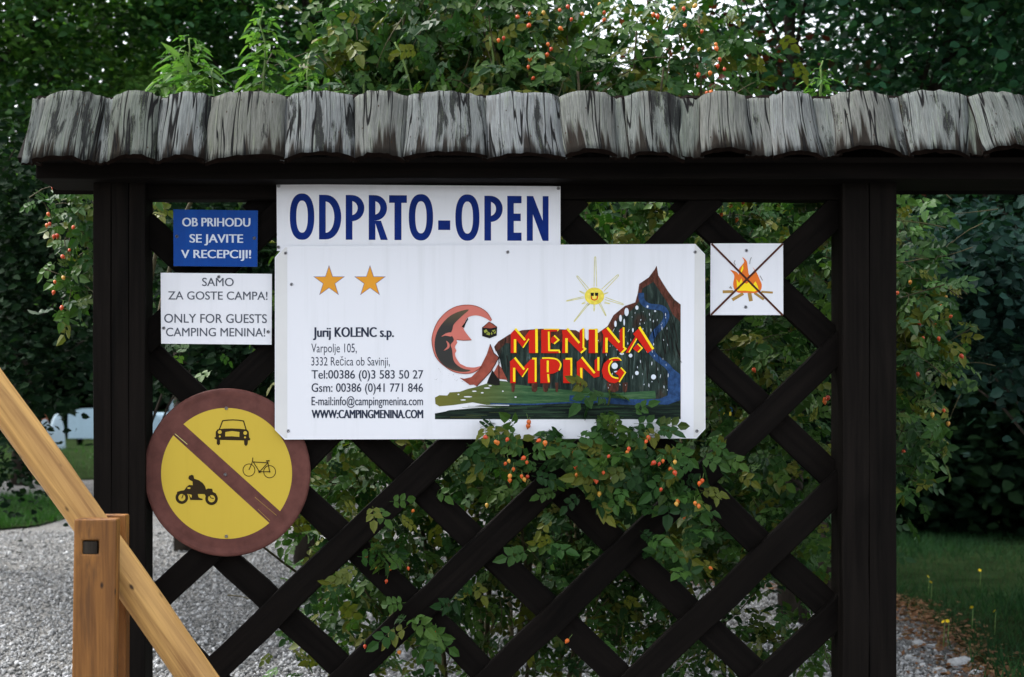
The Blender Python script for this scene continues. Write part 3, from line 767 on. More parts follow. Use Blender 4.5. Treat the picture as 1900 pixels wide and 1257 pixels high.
p.stroke(Lc(smooth([(1392, 285), (1398, 335), (1440, 368), (1520, 380), (1552, 420), (1535, 475), (1480, 535), (1452, 590), (1450, 640), (1490, 695), (1560, 750), (1600, 820), (1605, 900), (1560, 955), (1480, 972), (1300, 972), (1100, 958), (940, 948)], 5, False)), 10.5, M['river'], 3)
p.poly(Lc([(1560, 740), (1641, 800), (1641, 960), (1560, 990), (1440, 985), (1560, 930)]), M['river'], 4)
p.stroke(Lc([(440, 984), (700, 988), (960, 975), (1100, 980)]), 2.5, M['river'], 5)
fr = random.Random(5); placed = []
for _ in range(85):
    x = fr.uniform(1090, 1620); y0 = fr.uniform(400, 800); L_ = fr.uniform(40, 150); lean_ = (1330 - x) * .10
    if y0 < 600 - (x - 1120) * .75 or y0 + L_ > 930: continue
    p.stroke(Lc([(x, y0), (x - lean_ * .4 + fr.uniform(-6, 6), y0 + L_ / 2), (x - lean_, y0 + L_)]), fr.uniform(.5, 1.5), M['black'], 3)
for _ in range(30):
    x = fr.uniform(480, 1080); y0 = fr.uniform(560, 780)
    p.stroke(Lc([(x, y0), (x + fr.uniform(-10, 10), y0 + fr.uniform(40, 90))]), fr.uniform(.6, 2.0), M['black'], 3)
for _ in range(26):
    y = fr.uniform(995, 1070); x = fr.uniform(150, 1300); p.stroke(Lc([(x, y), (x + fr.uniform(60, 300), y + fr.uniform(-3, 3))]), .5, M['p_grass'], 3)
for x, y, a, b in [(1300, 405, 14, 26), (1262, 445, 9, 22), (1230, 480, 8, 20), (1365, 378, 10, 14), (1285, 470, 5, 22), (1470, 815, 16, 16), (1365, 790, 12, 13), (1225, 745, 20, 20), (1270, 668, 14, 8), (1432, 372, 6, 8), (1325, 680, 12, 12), (1250, 782, 30, 6), (1340, 520, 5, 14), (1185, 560, 5, 14), (1165, 640, 6, 18), (1480, 400, 7, 6)]:
    p.disc(Lc([(x, y)])[0], a / 3.398, M['fleck'], 6, b / 3.398, 12); placed.append((x, y, max(a, b)))
tries = 0
while tries < 4000 and len(placed) < 85:
    tries += 1
    x, y = fr.uniform(1120, 1570), fr.uniform(385, 900)
    if y < 560 - (x - 1120) * .9: continue
    b = fr.uniform(3, 15); a = fr.uniform(1.0, 3.0)
    if any((x - q[0]) ** 2 + ((y - q[1]) * .8) ** 2 < (q[2] + b) ** 2 * 1.0 for q in placed): continue
    placed.append((x, y, b))
    sl_ = .5 if x < 1330 and y < 560 else fr.uniform(-.15, .15)
    p.poly(Lc([(x + b * sl_, y - b), (x + a + b * sl_ * .3, y - b * .3), (x + a * .7 - b * sl_ * .5, y + b * .5), (x - b * sl_, y + b), (x - a - b * sl_ * .2, y + b * .2), (x - a * .6 + b * sl_ * .6, y - b * .6)]), M['fleck'], 6)
for x, y, w_ in [(420, 885, 40), (340, 905, 30), (300, 940, 55), (240, 925, 12), (520, 905, 10), (600, 942, 14), (440, 870, 20), (270, 960, 36), (390, 915, 18)]:
    p.disc(Lc([(x, y)])[0], w_ / 3.398 * .5, M['white'], 3, 1.2, 10)
for _ in range(26):      # small red-brown drips below the letters
    pass
for x, w__ in ((585, 12), (720, 20), (790, 18), (860, 10), (1000, 14), (1215, 40), (1290, 16)):
    p.poly(Lc([(x - w__, 850), (x + w__, 850), (x + w__ * .8, 900), (x + w__ * .2, 912), (x - w__ * .8, 905)]), M['p_ridge'], 4)
p.build('landscape_picture', r_)
# sun
p = Print(YM)
sc_ = (1097, 305)
def ray(a, b, w_=9):
    v = Vector(b) - Vector(a); nn = Vector((-v.y, v.x)).normalized() * w_
    A, B = Vector(a), Vector(b)
    p.stroke(Lc([tuple(A + nn * .9), tuple(B + nn * .45), tuple(B + v.normalized() * 5), tuple(B - nn * .45), tuple(A - nn * .9)]), 1.25, M['ray'], 0)
for a, b, w_ in [((1103, 245), (1102, 62), 9), ((1055, 262), (990, 182), 9), ((1150, 268), (1245, 175), 11), ((1030, 312), (925, 335), 5), ((1165, 320), (1275, 356), 8), ((1060, 350), (972, 462), 5), ((1130, 350), (1168, 425), 5), ((1097, 358), (1095, 395), 4), ((1035, 290), (1008, 276), 4), ((1040, 345), (1022, 352), 4), ((1160, 345), (1190, 352), 4), ((1150, 295), (1178, 285), 3), ((1070, 350), (1058, 362), 3)]: ray(a, b, w_)
p.disc(Lc([sc_])[0], 62 / 3.398, M['sunyel'], 1, 54 / 3.398, 24)
for x in (1084, 1111): p.poly(Lc([(x - 11, 284), (x + 11, 284), (x + 9, 304), (x - 9, 304)]), M['black'], 2)
p.stroke(Lc(smooth([(1078, 305), (1080, 322), (1097, 330), (1114, 322), (1116, 304)], 4, False)), 1.8, M['red'], 3)
p.build('sun_picture', r_)
# moon, lantern, tent
Cc = lambda pts: tr(pts, 5.029, 800, 550)
p = Print(YM)
outer = [(565, 222), (520, 150), (440, 100), (350, 82), (240, 95), (140, 150), (60, 240), (15, 350), (8, 440), (40, 560), (110, 640), (200, 700), (300, 722), (390, 712), (470, 662)]
inner = [(460, 652), (400, 665), (330, 660), (270, 630), (235, 580), (222, 535), (236, 510), (222, 480), (228, 458), (244, 432), (238, 405), (300, 412), (378, 408), (332, 350), (302, 300), (312, 250), (340, 200), (400, 180), (460, 186), (520, 212), (556, 238)]
def dens(pts, n=3): return smooth(pts, n, False)
shape = dens(outer) + dens(inner[:3]) + dens(inner[3:12], 2) + dens(inner[12:], 3)
p.poly(Cc(shape), M['pink'], 3)
p.stroke(Cc(dens(outer)), 1.3, M['tent'], 4)
p.poly(Cc(smooth([(352, 124), (240, 150), (150, 205), (72, 300), (36, 400), (36, 500), (70, 590), (140, 660), (230, 698), (320, 706), (368, 690), (305, 678), (240, 640), (207, 590), (196, 500), (182, 452), (213, 408), (186, 350), (198, 310), (212, 262), (280, 192)], 3)), M['moondark'], 4)
p.poly(Cc(smooth([(95, 378), (135, 348), (185, 338), (196, 360), (185, 376), (130, 368)], 3)), M['pink'], 5)
p.poly(Cc(smooth([(140, 416), (168, 440), (168, 482), (118, 508), (148, 474), (150, 445)], 3)), M['pink'], 5)
p.poly(Cc([(312, 250), (340, 200), (345, 215), (322, 255), (308, 296), (285, 285)]), M['black'], 5)
p.stroke(Cc([(238, 405), (300, 412), (378, 408)]), 1.2, M['tent'], 4)
p.poly(Cc([(475, 292), (540, 236), (578, 256), (616, 286), (612, 366), (545, 393), (476, 372)]), M['black'], 4)
p.poly(Cc([(540, 240), (612, 288), (560, 300), (482, 294)]), M['tent'], 5)
for q in ([(490, 322), (515, 308), (528, 330), (500, 345)], [(532, 332), (552, 345), (545, 366), (510, 355)], [(565, 318), (600, 312), (580, 338)], [(604, 318), (602, 345), (582, 350)], [(560, 330), (572, 352), (562, 364)]): p.poly(Cc(q), M['olive'], 5)
p.poly(Cc([(265, 760), (310, 770), (375, 755), (440, 690), (470, 640), (520, 540), (550, 447), (585, 530), (632, 572), (600, 640), (560, 700), (500, 770), (425, 842), (400, 825), (360, 828), (300, 785)]), M['tent'], 4)
p.poly(Cc([(622, 640), (650, 660), (712, 782), (640, 772), (560, 745), (590, 700)]), M['tent'], 4)
p.poly(Cc([(572, 690), (600, 735), (640, 785), (640, 830), (600, 832), (520, 812), (540, 760)]), M['black'], 5)
p.stroke(Cc([(632, 575), (633, 790)]), 1.6, M['black'], 6)
p.stroke(Cc([(550, 447), (585, 530), (632, 572), (560, 700), (425, 842)]), 1.3, M['black'], 5)
dr = random.Random(3)
for _ in range(40):
    x, y = dr.uniform(30, 330), dr.uniform(640, 800)
    if y > 640 + (x - 30) * .35: p.disc(Cc([(x, y)])[0], dr.uniform(.2, .6), M['smoke'], 2, None, 6)
p.build('moon_and_tent_picture', r_)
# red and yellow lettering
Zc = lambda pts: tr(pts, 6.333, 930, 590)
RED = [[(112, 415), (112, 188), (160, 136), (250, 262), (330, 150), (432, 135), (432, 415), (325, 415), (325, 258), (252, 352), (182, 262), (182, 415)],
  [(470, 140), (668, 134), (662, 158), (580, 165), (580, 372), (645, 378), (690, 415), (470, 415)], [(572, 255), (612, 210), (676, 262), (620, 310), (572, 282)],
  [(712, 150), (790, 128), (922, 282), (922, 150), (952, 128), (980, 135), (980, 350), (992, 366), (932, 416), (785, 268), (785, 415), (715, 415), (722, 205)],
  [(1028, 140), (1135, 132), (1135, 415), (1028, 415)],
  [(1180, 150), (1250, 115), (1392, 282), (1392, 140), (1430, 115), (1452, 120), (1452, 345), (1466, 362), (1410, 416), (1252, 258), (1252, 415), (1190, 415), (1200, 205)],
  [(1550, 190), (1630, 108), (1796, 365), (1720, 415), (1592, 232), (1495, 412), (1465, 412), (1480, 372), (1575, 222)], [(1545, 362), (1602, 305), (1662, 355), (1605, 408)],
  [(105, 768), (105, 525), (98, 520), (155, 470), (245, 600), (350, 485), (418, 472), (418, 768), (315, 768), (315, 600), (245, 698), (170, 598), (170, 768)],
  [(458, 490), (560, 472), (640, 478), (700, 520), (700, 590), (680, 622), (615, 655), (572, 660), (572, 768), (460, 768)],
  [(728, 490), (835, 472), (835, 768), (728, 768)],
  [(888, 520), (950, 465), (1098, 640), (1098, 500), (1135, 466), (1155, 480), (1155, 690), (1090, 705), (960, 585), (960, 768), (890, 768)],
  [(1412, 505), (1395, 478), (1340, 468), (1260, 486), (1205, 540), (1182, 620), (1200, 700), (1260, 755), (1330, 770), (1385, 748), (1467, 640), (1410, 585), (1338, 650), (1378, 680), (1385, 715), (1345, 715), (1292, 688), (1268, 625), (1280, 560), (1320, 508), (1400, 505)]]
YEL = [([(165, 128), (280, 262)], 25), ([(162, 252), (162, 410)], 28), ([(414, 128), (417, 412)], 30), ([(325, 248), (256, 352)], 14),
  ([(500, 134), (678, 134), (660, 158)], 10), ([(558, 163), (562, 383), (678, 383), (690, 412)], 20), ([(622, 208), (675, 260), (622, 306)], 18),
  ([(775, 126), (918, 296)], 25), ([(767, 240), (767, 412)], 29), ([(966, 122), (966, 350), (990, 366), (935, 414)], 20),
  ([(1118, 128), (1120, 412)], 30), ([(1030, 135), (1120, 135)], 8), ([(1245, 115), (1388, 290)], 26), ([(1237, 235), (1237, 408)], 29), ([(1438, 112), (1440, 345), (1464, 364), (1412, 414)], 20),
  ([(1622, 108), (1785, 368)], 28), ([(1592, 245), (1500, 408)], 14), ([(1603, 304), (1656, 356), (1608, 405)], 16),
  ([(158, 468), (270, 608)], 25), ([(152, 588), (152, 752)], 27), ([(365, 480), (405, 480), (405, 752)], 22), ([(315, 595), (247, 696)], 13),
  (smooth([(480, 474), (580, 474), (660, 492), (700, 550), (680, 618)], 5, False), 17), ([(547, 503), (547, 640)], 24), ([(550, 662), (560, 758)], 22),
  ([(755, 482), (824, 482), (824, 755)], 22), ([(946, 462), (1098, 650)], 24), ([(940, 588), (942, 752)], 26), ([(1142, 462), (1142, 622)], 24),
  (smooth([(1270, 490), (1330, 472), (1385, 478), (1410, 505)], 4, False), 14), (smooth([(1305, 505), (1268, 565), (1272, 640), (1312, 695), (1378, 712)], 4, False), 18), ([(1406, 586), (1460, 642), (1386, 756)], 15)]
RI = [[0], [1, 2], [3], [4], [5], [6, 7], [8], [9], [10], [11], [12]]
YI = [[0, 1, 2, 3], [4, 5, 6], [7, 8, 9], [10, 11], [12, 13, 14], [15, 16, 17], [18, 19, 20, 21], [22, 23, 24], [25], [26, 27, 28], [29, 30, 31]]
for ri, yi in zip(RI, YI):
    p = Print(YM)
    for k in ri: p.poly(Zc(RED[k]), M['red'], 9)
    for n_, k in enumerate(yi): p.stroke(Zc(YEL[k][0]), YEL[k][1] / 6.333, M['yel'], 10 + n_ * .5)
    p.build('letter', r_)

# --- ODPRTO-OPEN sign
YO = -.044
r_ = sign_root('open_sign', 777, 465, YO, 'white sign reading ODPRTO-OPEN in tall blue letters under the eave')
plate('panel', [(513, 342), (1040, 346), (1040, 463), (514, 466)], YO, .004, [M['white'], SB], r_)
screws([(517, 345.5), (1036, 350), (517, 459)], YO, r_)
p = Print(YO); S = 3.393
Oc = lambda pts: [(500 + x / S, 330 + (y + (x - 130) * .0058) / S) for x, y in pts]
def ell(cx, cy, rx, ry, pw=2.35, n=48):
    return [(cx + rx * math.copysign(abs(math.cos(t)) ** (2 / pw), math.cos(t)), cy + ry * math.copysign(abs(math.sin(t)) ** (2 / pw), math.sin(t))) for t in [2 * math.pi * k / n for k in range(n)]]
def O(x0, x1): cx = (x0 + x1) / 2; rx = (x1 - x0) / 2; p.poly(Oc(ell(cx, 245, rx, 146)), M['navy'], 0, [Oc(ell(cx, 245, rx - 41, 101))])
def halfD(x0, x1, y0, y1, st, stv):     # D-shaped bowl, flat on the left
    r = (y1 - y0) / 2; cx = x0 + (x1 - x0) * .28; rx = x1 - cx; ri = rx - st
    out = [(x0, y0)] + [(cx + rx * math.sin(t) ** .9 if t < 3.1 else cx, (y0 + y1) / 2 - r * math.cos(t)) for t in [math.pi * k / 20 for k in range(0, 21)]] + [(x0, y1)]
    inn = [(x0 + 42, y0 + stv)] + [(max(x0 + 43, cx - 2 + ri * math.sin(t) ** .9 if 0 < t < 3.1 else cx - 2), (y0 + y1) / 2 - (r - stv) * math.cos(t)) for t in [math.pi * k / 20 for k in range(1, 20)]] + [(x0 + 42, y1 - stv)]
    return out, inn
def letter():
    global p
    p.build('letter', r_); p = Print(YO)
O(128, 282); letter(); O(877, 1030); letter(); O(1170, 1322); letter()
o, i_ = halfD(312, 452, 107, 388, 42, 42); p.poly(Oc(o), M['navy'], 0, [Oc(i_)]); letter()
for x0, x1 in ((480, 597), (1353, 1468)):
    o, i_ = halfD(x0, x1, 107, 272, 40, 38); o = o[:-1] + [(x0 + 42, 272), (x0 + 42, 389), (x0, 389)]
    p.poly(Oc(o), M['navy'], 0, [Oc(i_)]); letter()
o, i_ = halfD(625, 740, 107, 268, 40, 38); o = o[:-1] + [(702, 268), (745, 389), (700, 389), (667, 285), (667, 389), (625, 389)]
p.poly(Oc(o), M['navy'], 0, [Oc(i_)]); letter()
for q in ([(753, 107), (865, 107), (865, 155), (831, 155), (831, 389), (787, 389), (787, 155), (753, 155)], [(1062, 264), (1138, 264), (1138, 324), (1062, 324)],
          [(1497, 107), (1587, 107), (1587, 153), (1538, 153), (1538, 218), (1582, 218), (1582, 265), (1538, 265), (1538, 338), (1587, 338), (1587, 389), (1497, 389)],
          [(1620, 107), (1660, 107), (1720, 262), (1720, 107), (1757, 107), (1757, 389), (1720, 389), (1658, 222), (1658, 389), (1620, 389)]):
    p.poly(Oc(q), M['navy']); letter()

# --- blue sign and white sign on the left
YS = -.030
r_ = sign_root('reception_sign', 399, 495, YS, 'small blue sign with three lines of white capitals')
plate('panel', [(321.5, 389), (478.5, 391), (477.5, 495.5), (322, 494)], YS, .003, [M['blue_sheet'], SB], r_)
screws([(328, 439), (472, 442.5)], YS, r_)
p = Print(YS)
for t_, a, b, c, d in (('OB PRIHODU', 338, 463.3, 420.2, 404.6), ('SE JAVITE', 351.5, 450, 450.4, 435), ('V RECEPCIJI!', 335.8, 464.7, 479, 464)):
    p = Print(YS); p.text(t_, a, b, c, d, M['whiteprint'], 0, 0, .004, 1.3); p.build('lettering', r_)
r_ = sign_root('guests_only_sign', 401, 639, YS, 'small white sign with grey text below the blue sign')
plate('panel', [(298, 506.5), (504.5, 508.5), (504, 640), (299, 638)], YS, .003, [M['white'], SB], r_)
screws([(406, 514), (304, 609), (497.5, 616)], YS, r_)
p = Print(YS)
for t_, a, b, c, d in (('SAMO', 375, 433.3, 531, 516), ('ZA GOSTE CAMPA!', 312, 496, 556, 541), ('ONLY FOR GUESTS', 304.6, 494.8, 599, 582.8), ('CAMPING MENINA!', 308, 491.8, 624, 608.6)):
    p = Print(YS); p.text(t_, a, b, c, d, M['grey_ink'], 0, 0, .004, .35); p.build('lettering', r_)

# --- round prohibition sign
YR = -.036
r_ = sign_root('round_traffic_sign', 421, 1032, YR, 'round yellow sign with faded red rim banning cars, bicycles and motorcycles')
n = 72; V = []; F = []
prof = [(0, .0), (140, .0), (149, -.0015), (153, .0), (155, .005), (155, .016), (151, .016), (149, .006), (0, .006)]
for (r, dy) in prof[1:-1]:
    for k in range(n):
        a = 2 * math.pi * k / n; q = P(420.8 + r * math.cos(a), 877 - r * 1.008 * math.sin(a), YR); V.append(q + Vector((0, dy, 0)))
for i in range(len(prof) - 3):
    for k in range(n): F.append((i * n + k, (i + 1) * n + k, (i + 1) * n + (k + 1) % n, i * n + (k + 1) % n))
F.append(tuple(range(n))); F.append(tuple(range((len(prof) - 3) * n, (len(prof) - 2) * n))[::-1])
F = [f[::-1] for f in F]
me_o = wobj('disc', V, F, M['maroon'], r_, smooth=False)
bm = bmesh.new(); bm.from_mesh(me_o.data); bmesh.ops.recalc_face_normals(bm, faces=bm.faces); bm.to_mesh(me_o.data); bm.free()
p = Print(YR); Q = lambda pts: tr(pts, 3.591, 250, 700)
cx, cy, R0 = 420.4, 878.8, 121.5
def seg(side):
    """circle segment on one side of the diagonal bar"""
    (ax, ay), (bx_, by) = (Q([(330, 320), (965, 892)]) if side > 0 else Q([(262, 392), (890, 965)]))
    a1 = math.atan2(ay - cy, ax - cx); a2 = math.atan2(by - cy, bx_ - cx)
    if side > 0:
        if a2 < a1: a2 += 2 * math.pi
        ts = [a1 + (a2 - a1) * k / 40 for k in range(41)]
    else:
        if a1 < a2: a1 += 2 * math.pi
        ts = [a2 + (a1 - a2) * k / 40 for k in range(41)]
    return [(cx + R0 * math.cos(t), cy + R0 * math.sin(t)) for t in ts]
p.poly(seg(1), M['yellow'], 0); p.poly(seg(-1), M['yellow'], 0)
p.stroke(Q([(268, 378), (350, 448)]), .9, M['ray'], 1); p.stroke(Q([(800, 800), (945, 922)]), .8, M['log'], 1); p.stroke(Q([(820, 880), (900, 958)]), .8, M['log'], 1)
p.build('yellow_field', r_)
Rc = lambda pts: tr(pts, 6.616, 370, 760)
p = Print(YR)
p.stroke(Rc([(243, 250), (285, 140), (345, 132), (410, 129), (475, 132), (542, 143), (574, 252)]), 2.1, M['picto'], 2)
p.poly(Rc([(200, 275), (222, 245), (300, 236), (400, 234), (500, 238), (585, 248), (606, 275), (610, 345), (626, 360), (622, 378), (596, 382), (592, 430), (572, 452), (550, 430), (548, 382), (400, 378), (252, 375), (254, 425), (232, 441), (212, 422), (215, 372), (188, 360), (183, 345), (200, 340)]), M['picto'], 2)
p.poly(Rc([(318, 278), (400, 266), (492, 278), (489, 338), (400, 330), (317, 332)]), M['yellow'], 3)
for x, y, r in ((250, 278, 23), (562, 290, 23), (250, 332, 12), (560, 344, 12)): p.disc(Rc([(x, y)])[0], r / 6.616, M['yellow'], 3, None, 16)
p.build('car_pictogram', r_)
p = Print(YR)
for c_ in ((608, 745), (862, 765)): p.stroke(Rc([(c_[0] + 73 * math.cos(t), c_[1] + 75 * math.sin(t)) for t in [2 * math.pi * k / 32 for k in range(32)]]), 1.35, M['picto'], 2, True)
for i, q in enumerate(([(655, 592), (652, 640), (608, 742)], [(658, 640), (738, 768)], [(665, 645), (840, 655)], [(838, 640), (862, 765)], [(738, 765), (864, 765)], [(740, 765), (840, 655)])): p.stroke(Rc(q), 1.5, M['picto'], 3 + i)
p.stroke(Rc([(818, 634), (862, 630)]), 2.2, M['picto'], 9); p.disc(Rc([(738, 765)])[0], 2.4, M['picto'], 9, None, 14); p.disc(Rc([(862, 765)])[0], 1.6, M['picto'], 9, None, 14)
p.build('bicycle_pictogram', r_)
Mc = lambda pts: tr(pts, 13.97, 300, 870)
p = Print(YR)
for c_ in ((522, 748), (1292, 778)): p.stroke(Mc([(c_[0] + 127 * math.cos(t), c_[1] + 130 * math.sin(t)) for t in [2 * math.pi * k / 32 for k in range(32)]]), 5.2, M['picto'], 2, True)
p.poly(Mc([(690, 235), (715, 180), (780, 158), (825, 178), (842, 262), (960, 298), (1060, 368), (1120, 450), (1150, 542), (1200, 512), (1310, 520), (1325, 600), (1420, 650), (1380, 690), (1250, 660), (1150, 740), (1110, 660), (935, 655), (950, 740), (1070, 790), (1045, 815), (740, 812), (700, 660), (600, 650), (395, 640), (400, 600), (500, 570), (580, 560), (640, 480), (710, 420), (805, 430), (800, 330), (740, 300), (700, 268)]), M['picto'], 3)
p.poly(Mc([(940, 665), (1100, 665), (1040, 765), (990, 765)]), M['yellow'], 4); p.poly(Mc([(705, 660), (780, 680), (775, 760), (735, 720)]), M['yellow'], 4); p.disc(Mc([(705, 502)])[0], 3.0, M['yellow'], 4, 1.6, 14)
p.stroke(Mc([(560, 670), (520, 770)]), 1.6, M['picto'], 4); p.stroke(Mc([(1240, 700), (1280, 760), (1350, 775)]), 1.6, M['picto'], 4)
p.build('motorcycle_pictogram', r_)
screws([(420, 758), (418, 881), (420, 995.5)], YR - .001, r_)

# --- no fires sign
YF = -.022
r_ = sign_root('no_fires_sign', 1386, 585, YF, 'square white sign with a crossed-out campfire by the right post')
plate('panel', [(1318.5, 452), (1453, 452), (1453.5, 585), (1318, 585)], YF, .003, [M['white'], SB], r_)
screws([(1385, 465.5), (1383.5, 570)], YF, r_)
Fc = lambda pts: tr(pts, 6.285, 1290, 430)
p = Print(YF)
for i, (q, w_) in enumerate((([(320, 703), (445, 700)], 34), ([(432, 797), (560, 722)], 36), ([(632, 715), (650, 812)], 46), ([(690, 715), (800, 792)], 30), ([(770, 703), (905, 712)], 24))): p.stroke(Fc(q), w_ / 6.285, M['log'], 0)
p.poly(Fc(smooth([(548, 298), (600, 345), (612, 420), (628, 505), (665, 500), (690, 460), (668, 410), (722, 490), (752, 560), (776, 622), (760, 690), (700, 716), (600, 715), (500, 712), (452, 665), (443, 600), (456, 530), (445, 490), (408, 448), (480, 470), (508, 500), (508, 440), (542, 395), (572, 350)], 3)), M['flame'], 1)
p.poly(Fc([(490, 690), (480, 555), (512, 600), (538, 545), (552, 588), (600, 610), (625, 585), (660, 640), (702, 580), (722, 620), (740, 675), (690, 700), (590, 690)]), M['yel'], 2)
p.poly(Fc([(530, 460), (556, 388), (562, 430), (538, 485)]), M['yel'], 2)
for q in ([(465, 335), (452, 365), (470, 395)], [(655, 300), (640, 335), (635, 380)], [(755, 515), (785, 570)], [(395, 655), (430, 665)]): p.stroke(Fc(q), 1.3, M['smoke'], 2)
p.poly(Fc([(412, 632), (432, 665), (395, 660)]), M['smoke'], 3)
p.build('campfire_picture', r_)
p = Print(YF)
p.stroke(Fc([(190, 142), (1022, 978)]), 3.7, M['cross'], 4); p.stroke(Fc([(1022, 142), (183, 972)]), 3.7, M['cross'], 5)
p.build('crossing_lines', r_)

# ================================================================== WOODEN BARRIER IN FRONT
YBP = -.95
bar_r = empty('barrier', (P(172, 0, YBP).x, YBP, 0), 'barrier of yellow pine with a slanting log boom in a forked post', 'barrier')
def front_post():
    """squared post, front face with a mortise, from the ground to photo row 965; leans a little"""
    s0 = [(137, 965), (216, 965)]
    xsn = [P(x, 0, YBP).x for x in (137, 153, 184, 216)]
    zs = [0.0, P(0, 1029, YBP).z, P(0, 1003, YBP).z, P(0, 988, YBP).z, P(0, 964, YBP).z]
    th = .075; V = []; F = []
    def vid(x, y, z): V.append((x + (z - zs[-1]) * .014 * 1.0, y, z)); return len(V) - 1
    grid = [[vid(x, YBP, z) for x in xsn] for z in zs]
    # chamfer the two front corners slightly and round the sawn top
    for j in range(4):
        for i in range(3):
            if i == 1 and j == 1: continue
            F.append((grid[j][i], grid[j][i + 1], grid[j + 1][i + 1], grid[j + 1][i]))
    a, b, c, d = grid[1][1], grid[1][2], grid[2][2], grid[2][1]
    inn = [vid(V[q][0] - (V[q][2] - zs[-1]) * .014, YBP + .022, V[q][2]) for q in (a, b, c, d)]
    for k, (u, v) in enumerate(((a, b), (b, c), (c, d), (d, a))): F.append((u, v, inn[(k + 1) % 4], inn[k]))
    bk = [[vid(x, YBP + th, z) for x in (xsn[0] + .004, xsn[-1] - .004)] for z in zs]
    F.append((inn[0], inn[1], inn[2], inn[3]))
    for j in range(4):
        F.append((grid[j][0], grid[j + 1][0], bk[j + 1][0], bk[j][0])); F.append((grid[j][3], bk[j][1], bk[j + 1][1], grid[j + 1][3])); F.append((bk[j][1], bk[j][0], bk[j + 1][0], bk[j + 1][1]))
    F.append((grid[4][0], grid[4][1], grid[4][2], grid[4][3], bk[4][1], bk[4][0]))
    o = wobj('front_cheek', V, F, M['post'], bar_r)
    md = o.modifiers.new('b', 'BEVEL'); md.width = .005; md.segments = 2; md.limit_method = 'ANGLE'; md.angle_limit = 1.0
    return o
front_post()
q0, q1 = P(155, 1003.5, YBP + .021), P(183, 1028.5, YBP + .021)
box('peg', (q0.x + .001, YBP + .006, q1.z + .001), (q1.x - .001, YBP + .26, q0.z - .001), M['bark'], bar_r, .002)
YRC = YBP + .19
a, b = P(150, 956, YRC), P(234, 1180, YRC)
box('rear_cheek', (a.x, YRC, 0.0), (P(233, 0, YRC).x, YRC + .06, a.z), M['post'], bar_r, .006, 8, .001)
YPo = YBP + .1325
def boom():
    n = 28; m_ = 46; r = random.Random(4)
    A, B = P(-310, 275, YPo), P(520, 1440, YPo)
    # centre line through the photo points
    c1 = P((0 + 0) / 2, 740, YPo); c2 = P(366, 1257, YPo); dirv = (c2 - c1).normalized()
    t0 = -1.55; L = (c2 - c1).length + .25
    V = []; F = []
    x = Vector((0, 1, 0)); y = dirv.cross(x)
    facet = [r.uniform(0, 6.28) for _ in range(4)]
    for i in range(m_):
        t = t0 + (L - t0) * i / (m_ - 1); c = c1 + dirv * t
        c = c + y * .004 * math.sin(t * 3) 
        rad = .0505 + .0095 * max(0, min(1, (t - t0) / (L - t0)))
        for k in range(n):
            a = 2 * math.pi * k / n; rr = rad * (1 + .022 * math.sin(2 * a + t * 1.5) + .02 * math.sin(3 * a + facet[0] + t * 4) + .03 * math.sin(t * 9 + facet[1]) * math.sin(t * 3.1) + .008 * r.gauss(0, 1))
            for fa in facet[:1]:
                dd = math.cos(a - fa - .1 * math.sin(t * 2)); 
                if dd > .96: rr = min(rr, rad * .975 / dd)
            V.append(c + (x * math.cos(a) + y * math.sin(a)) * rr)
    for i in range(m_ - 1):
        for k in range(n): F.append((i * n + k, i * n + (k + 1) % n, (i + 1) * n + (k + 1) % n, (i + 1) * n + k))
    F.append(tuple(range(n))[::-1]); F.append(tuple(range((m_ - 1) * n, m_ * n)))
    # local frame: Z along the log so that the grain follows it
    mid = (c1 + c2) / 2; Rm = Matrix((dirv.cross(Vector((0, 1, 0))).normalized(), Vector((0, 1, 0)), dirv)).transposed()
    loc = [Rm.transposed() @ (v - mid) for v in V]
    me = mesh('boom', loc, F, M['pole'], smooth=True)
    bm = bmesh.new(); bm.from_mesh(me); bmesh.ops.recalc_face_normals(bm, faces=bm.faces); bm.to_mesh(me); bm.free()
    o = link('boom', me, bar_r, mid); o.rotation_euler = Rm.to_euler(); return o
boom()

# ================================================================== ROSE BUSHES
def hip_mesh():
    vs = []; fs = []; n = 8; prof = [(.0, 0), (.0045, .001), (.0074, .0045), (.0082, .009), (.0070, .0138), (.004, .0172), (.0018, .018), (.003, .0205)]
    for r, z in prof:
        for k in range(n): vs.append((r * math.cos(k * math.pi / 4), r * math.sin(k * math.pi / 4), -z))
    for i in range(len(prof) - 1):
        for k in range(n): fs.append((i * n + k, i * n + (k + 1) % n, (i + 1) * n + (k + 1) % n, (i + 1) * n + k))
    o = len(vs); vs += [(.0009, 0, 0), (-.0009, 0, 0), (0, .001, 0), (.0009, 0, .022), (-.0009, 0, .022), (0, .001, .022)]; fs += [(o, o + 1, o + 4, o + 3), (o + 1, o + 2, o + 5, o + 4), (o + 2, o, o + 3, o + 5)]
    return mesh('rose_hip', vs, fs, [M['hip'], M['greenstem']], [0] * (len(fs) - 3) + [1] * 3, smooth=True)
HIP = hip_mesh()
LM = []
for V, F in T_rose:
    me = mesh('leaf', V * .5, [tuple(f) for f in F], M['roseleaf']); LM.append(me)
def leaf_objs(pos, parent, smin, smax, bias=(0, -.7, .55), spread=.5, meshes=None, cap=300):
    n = min(len(pos), cap); pos = pos[:n]
    R = orient(rand_dirs(n, (-.9, .5)), rand_normals(n, bias, spread)); s = rng.uniform(smin, smax, n)
    for i in range(n):
        o = bpy.data.objects.new('leaf', rnd.choice(meshes or LM)); C.objects.link(o); o.parent = parent
        Rm = Matrix(R[i].tolist()); M4 = Matrix.Translation(Vector(pos[i]) - W[parent.name]) @ Rm.to_4x4() @ Matrix.Scale(s[i] * 2, 4)
        o.matrix_local = M4
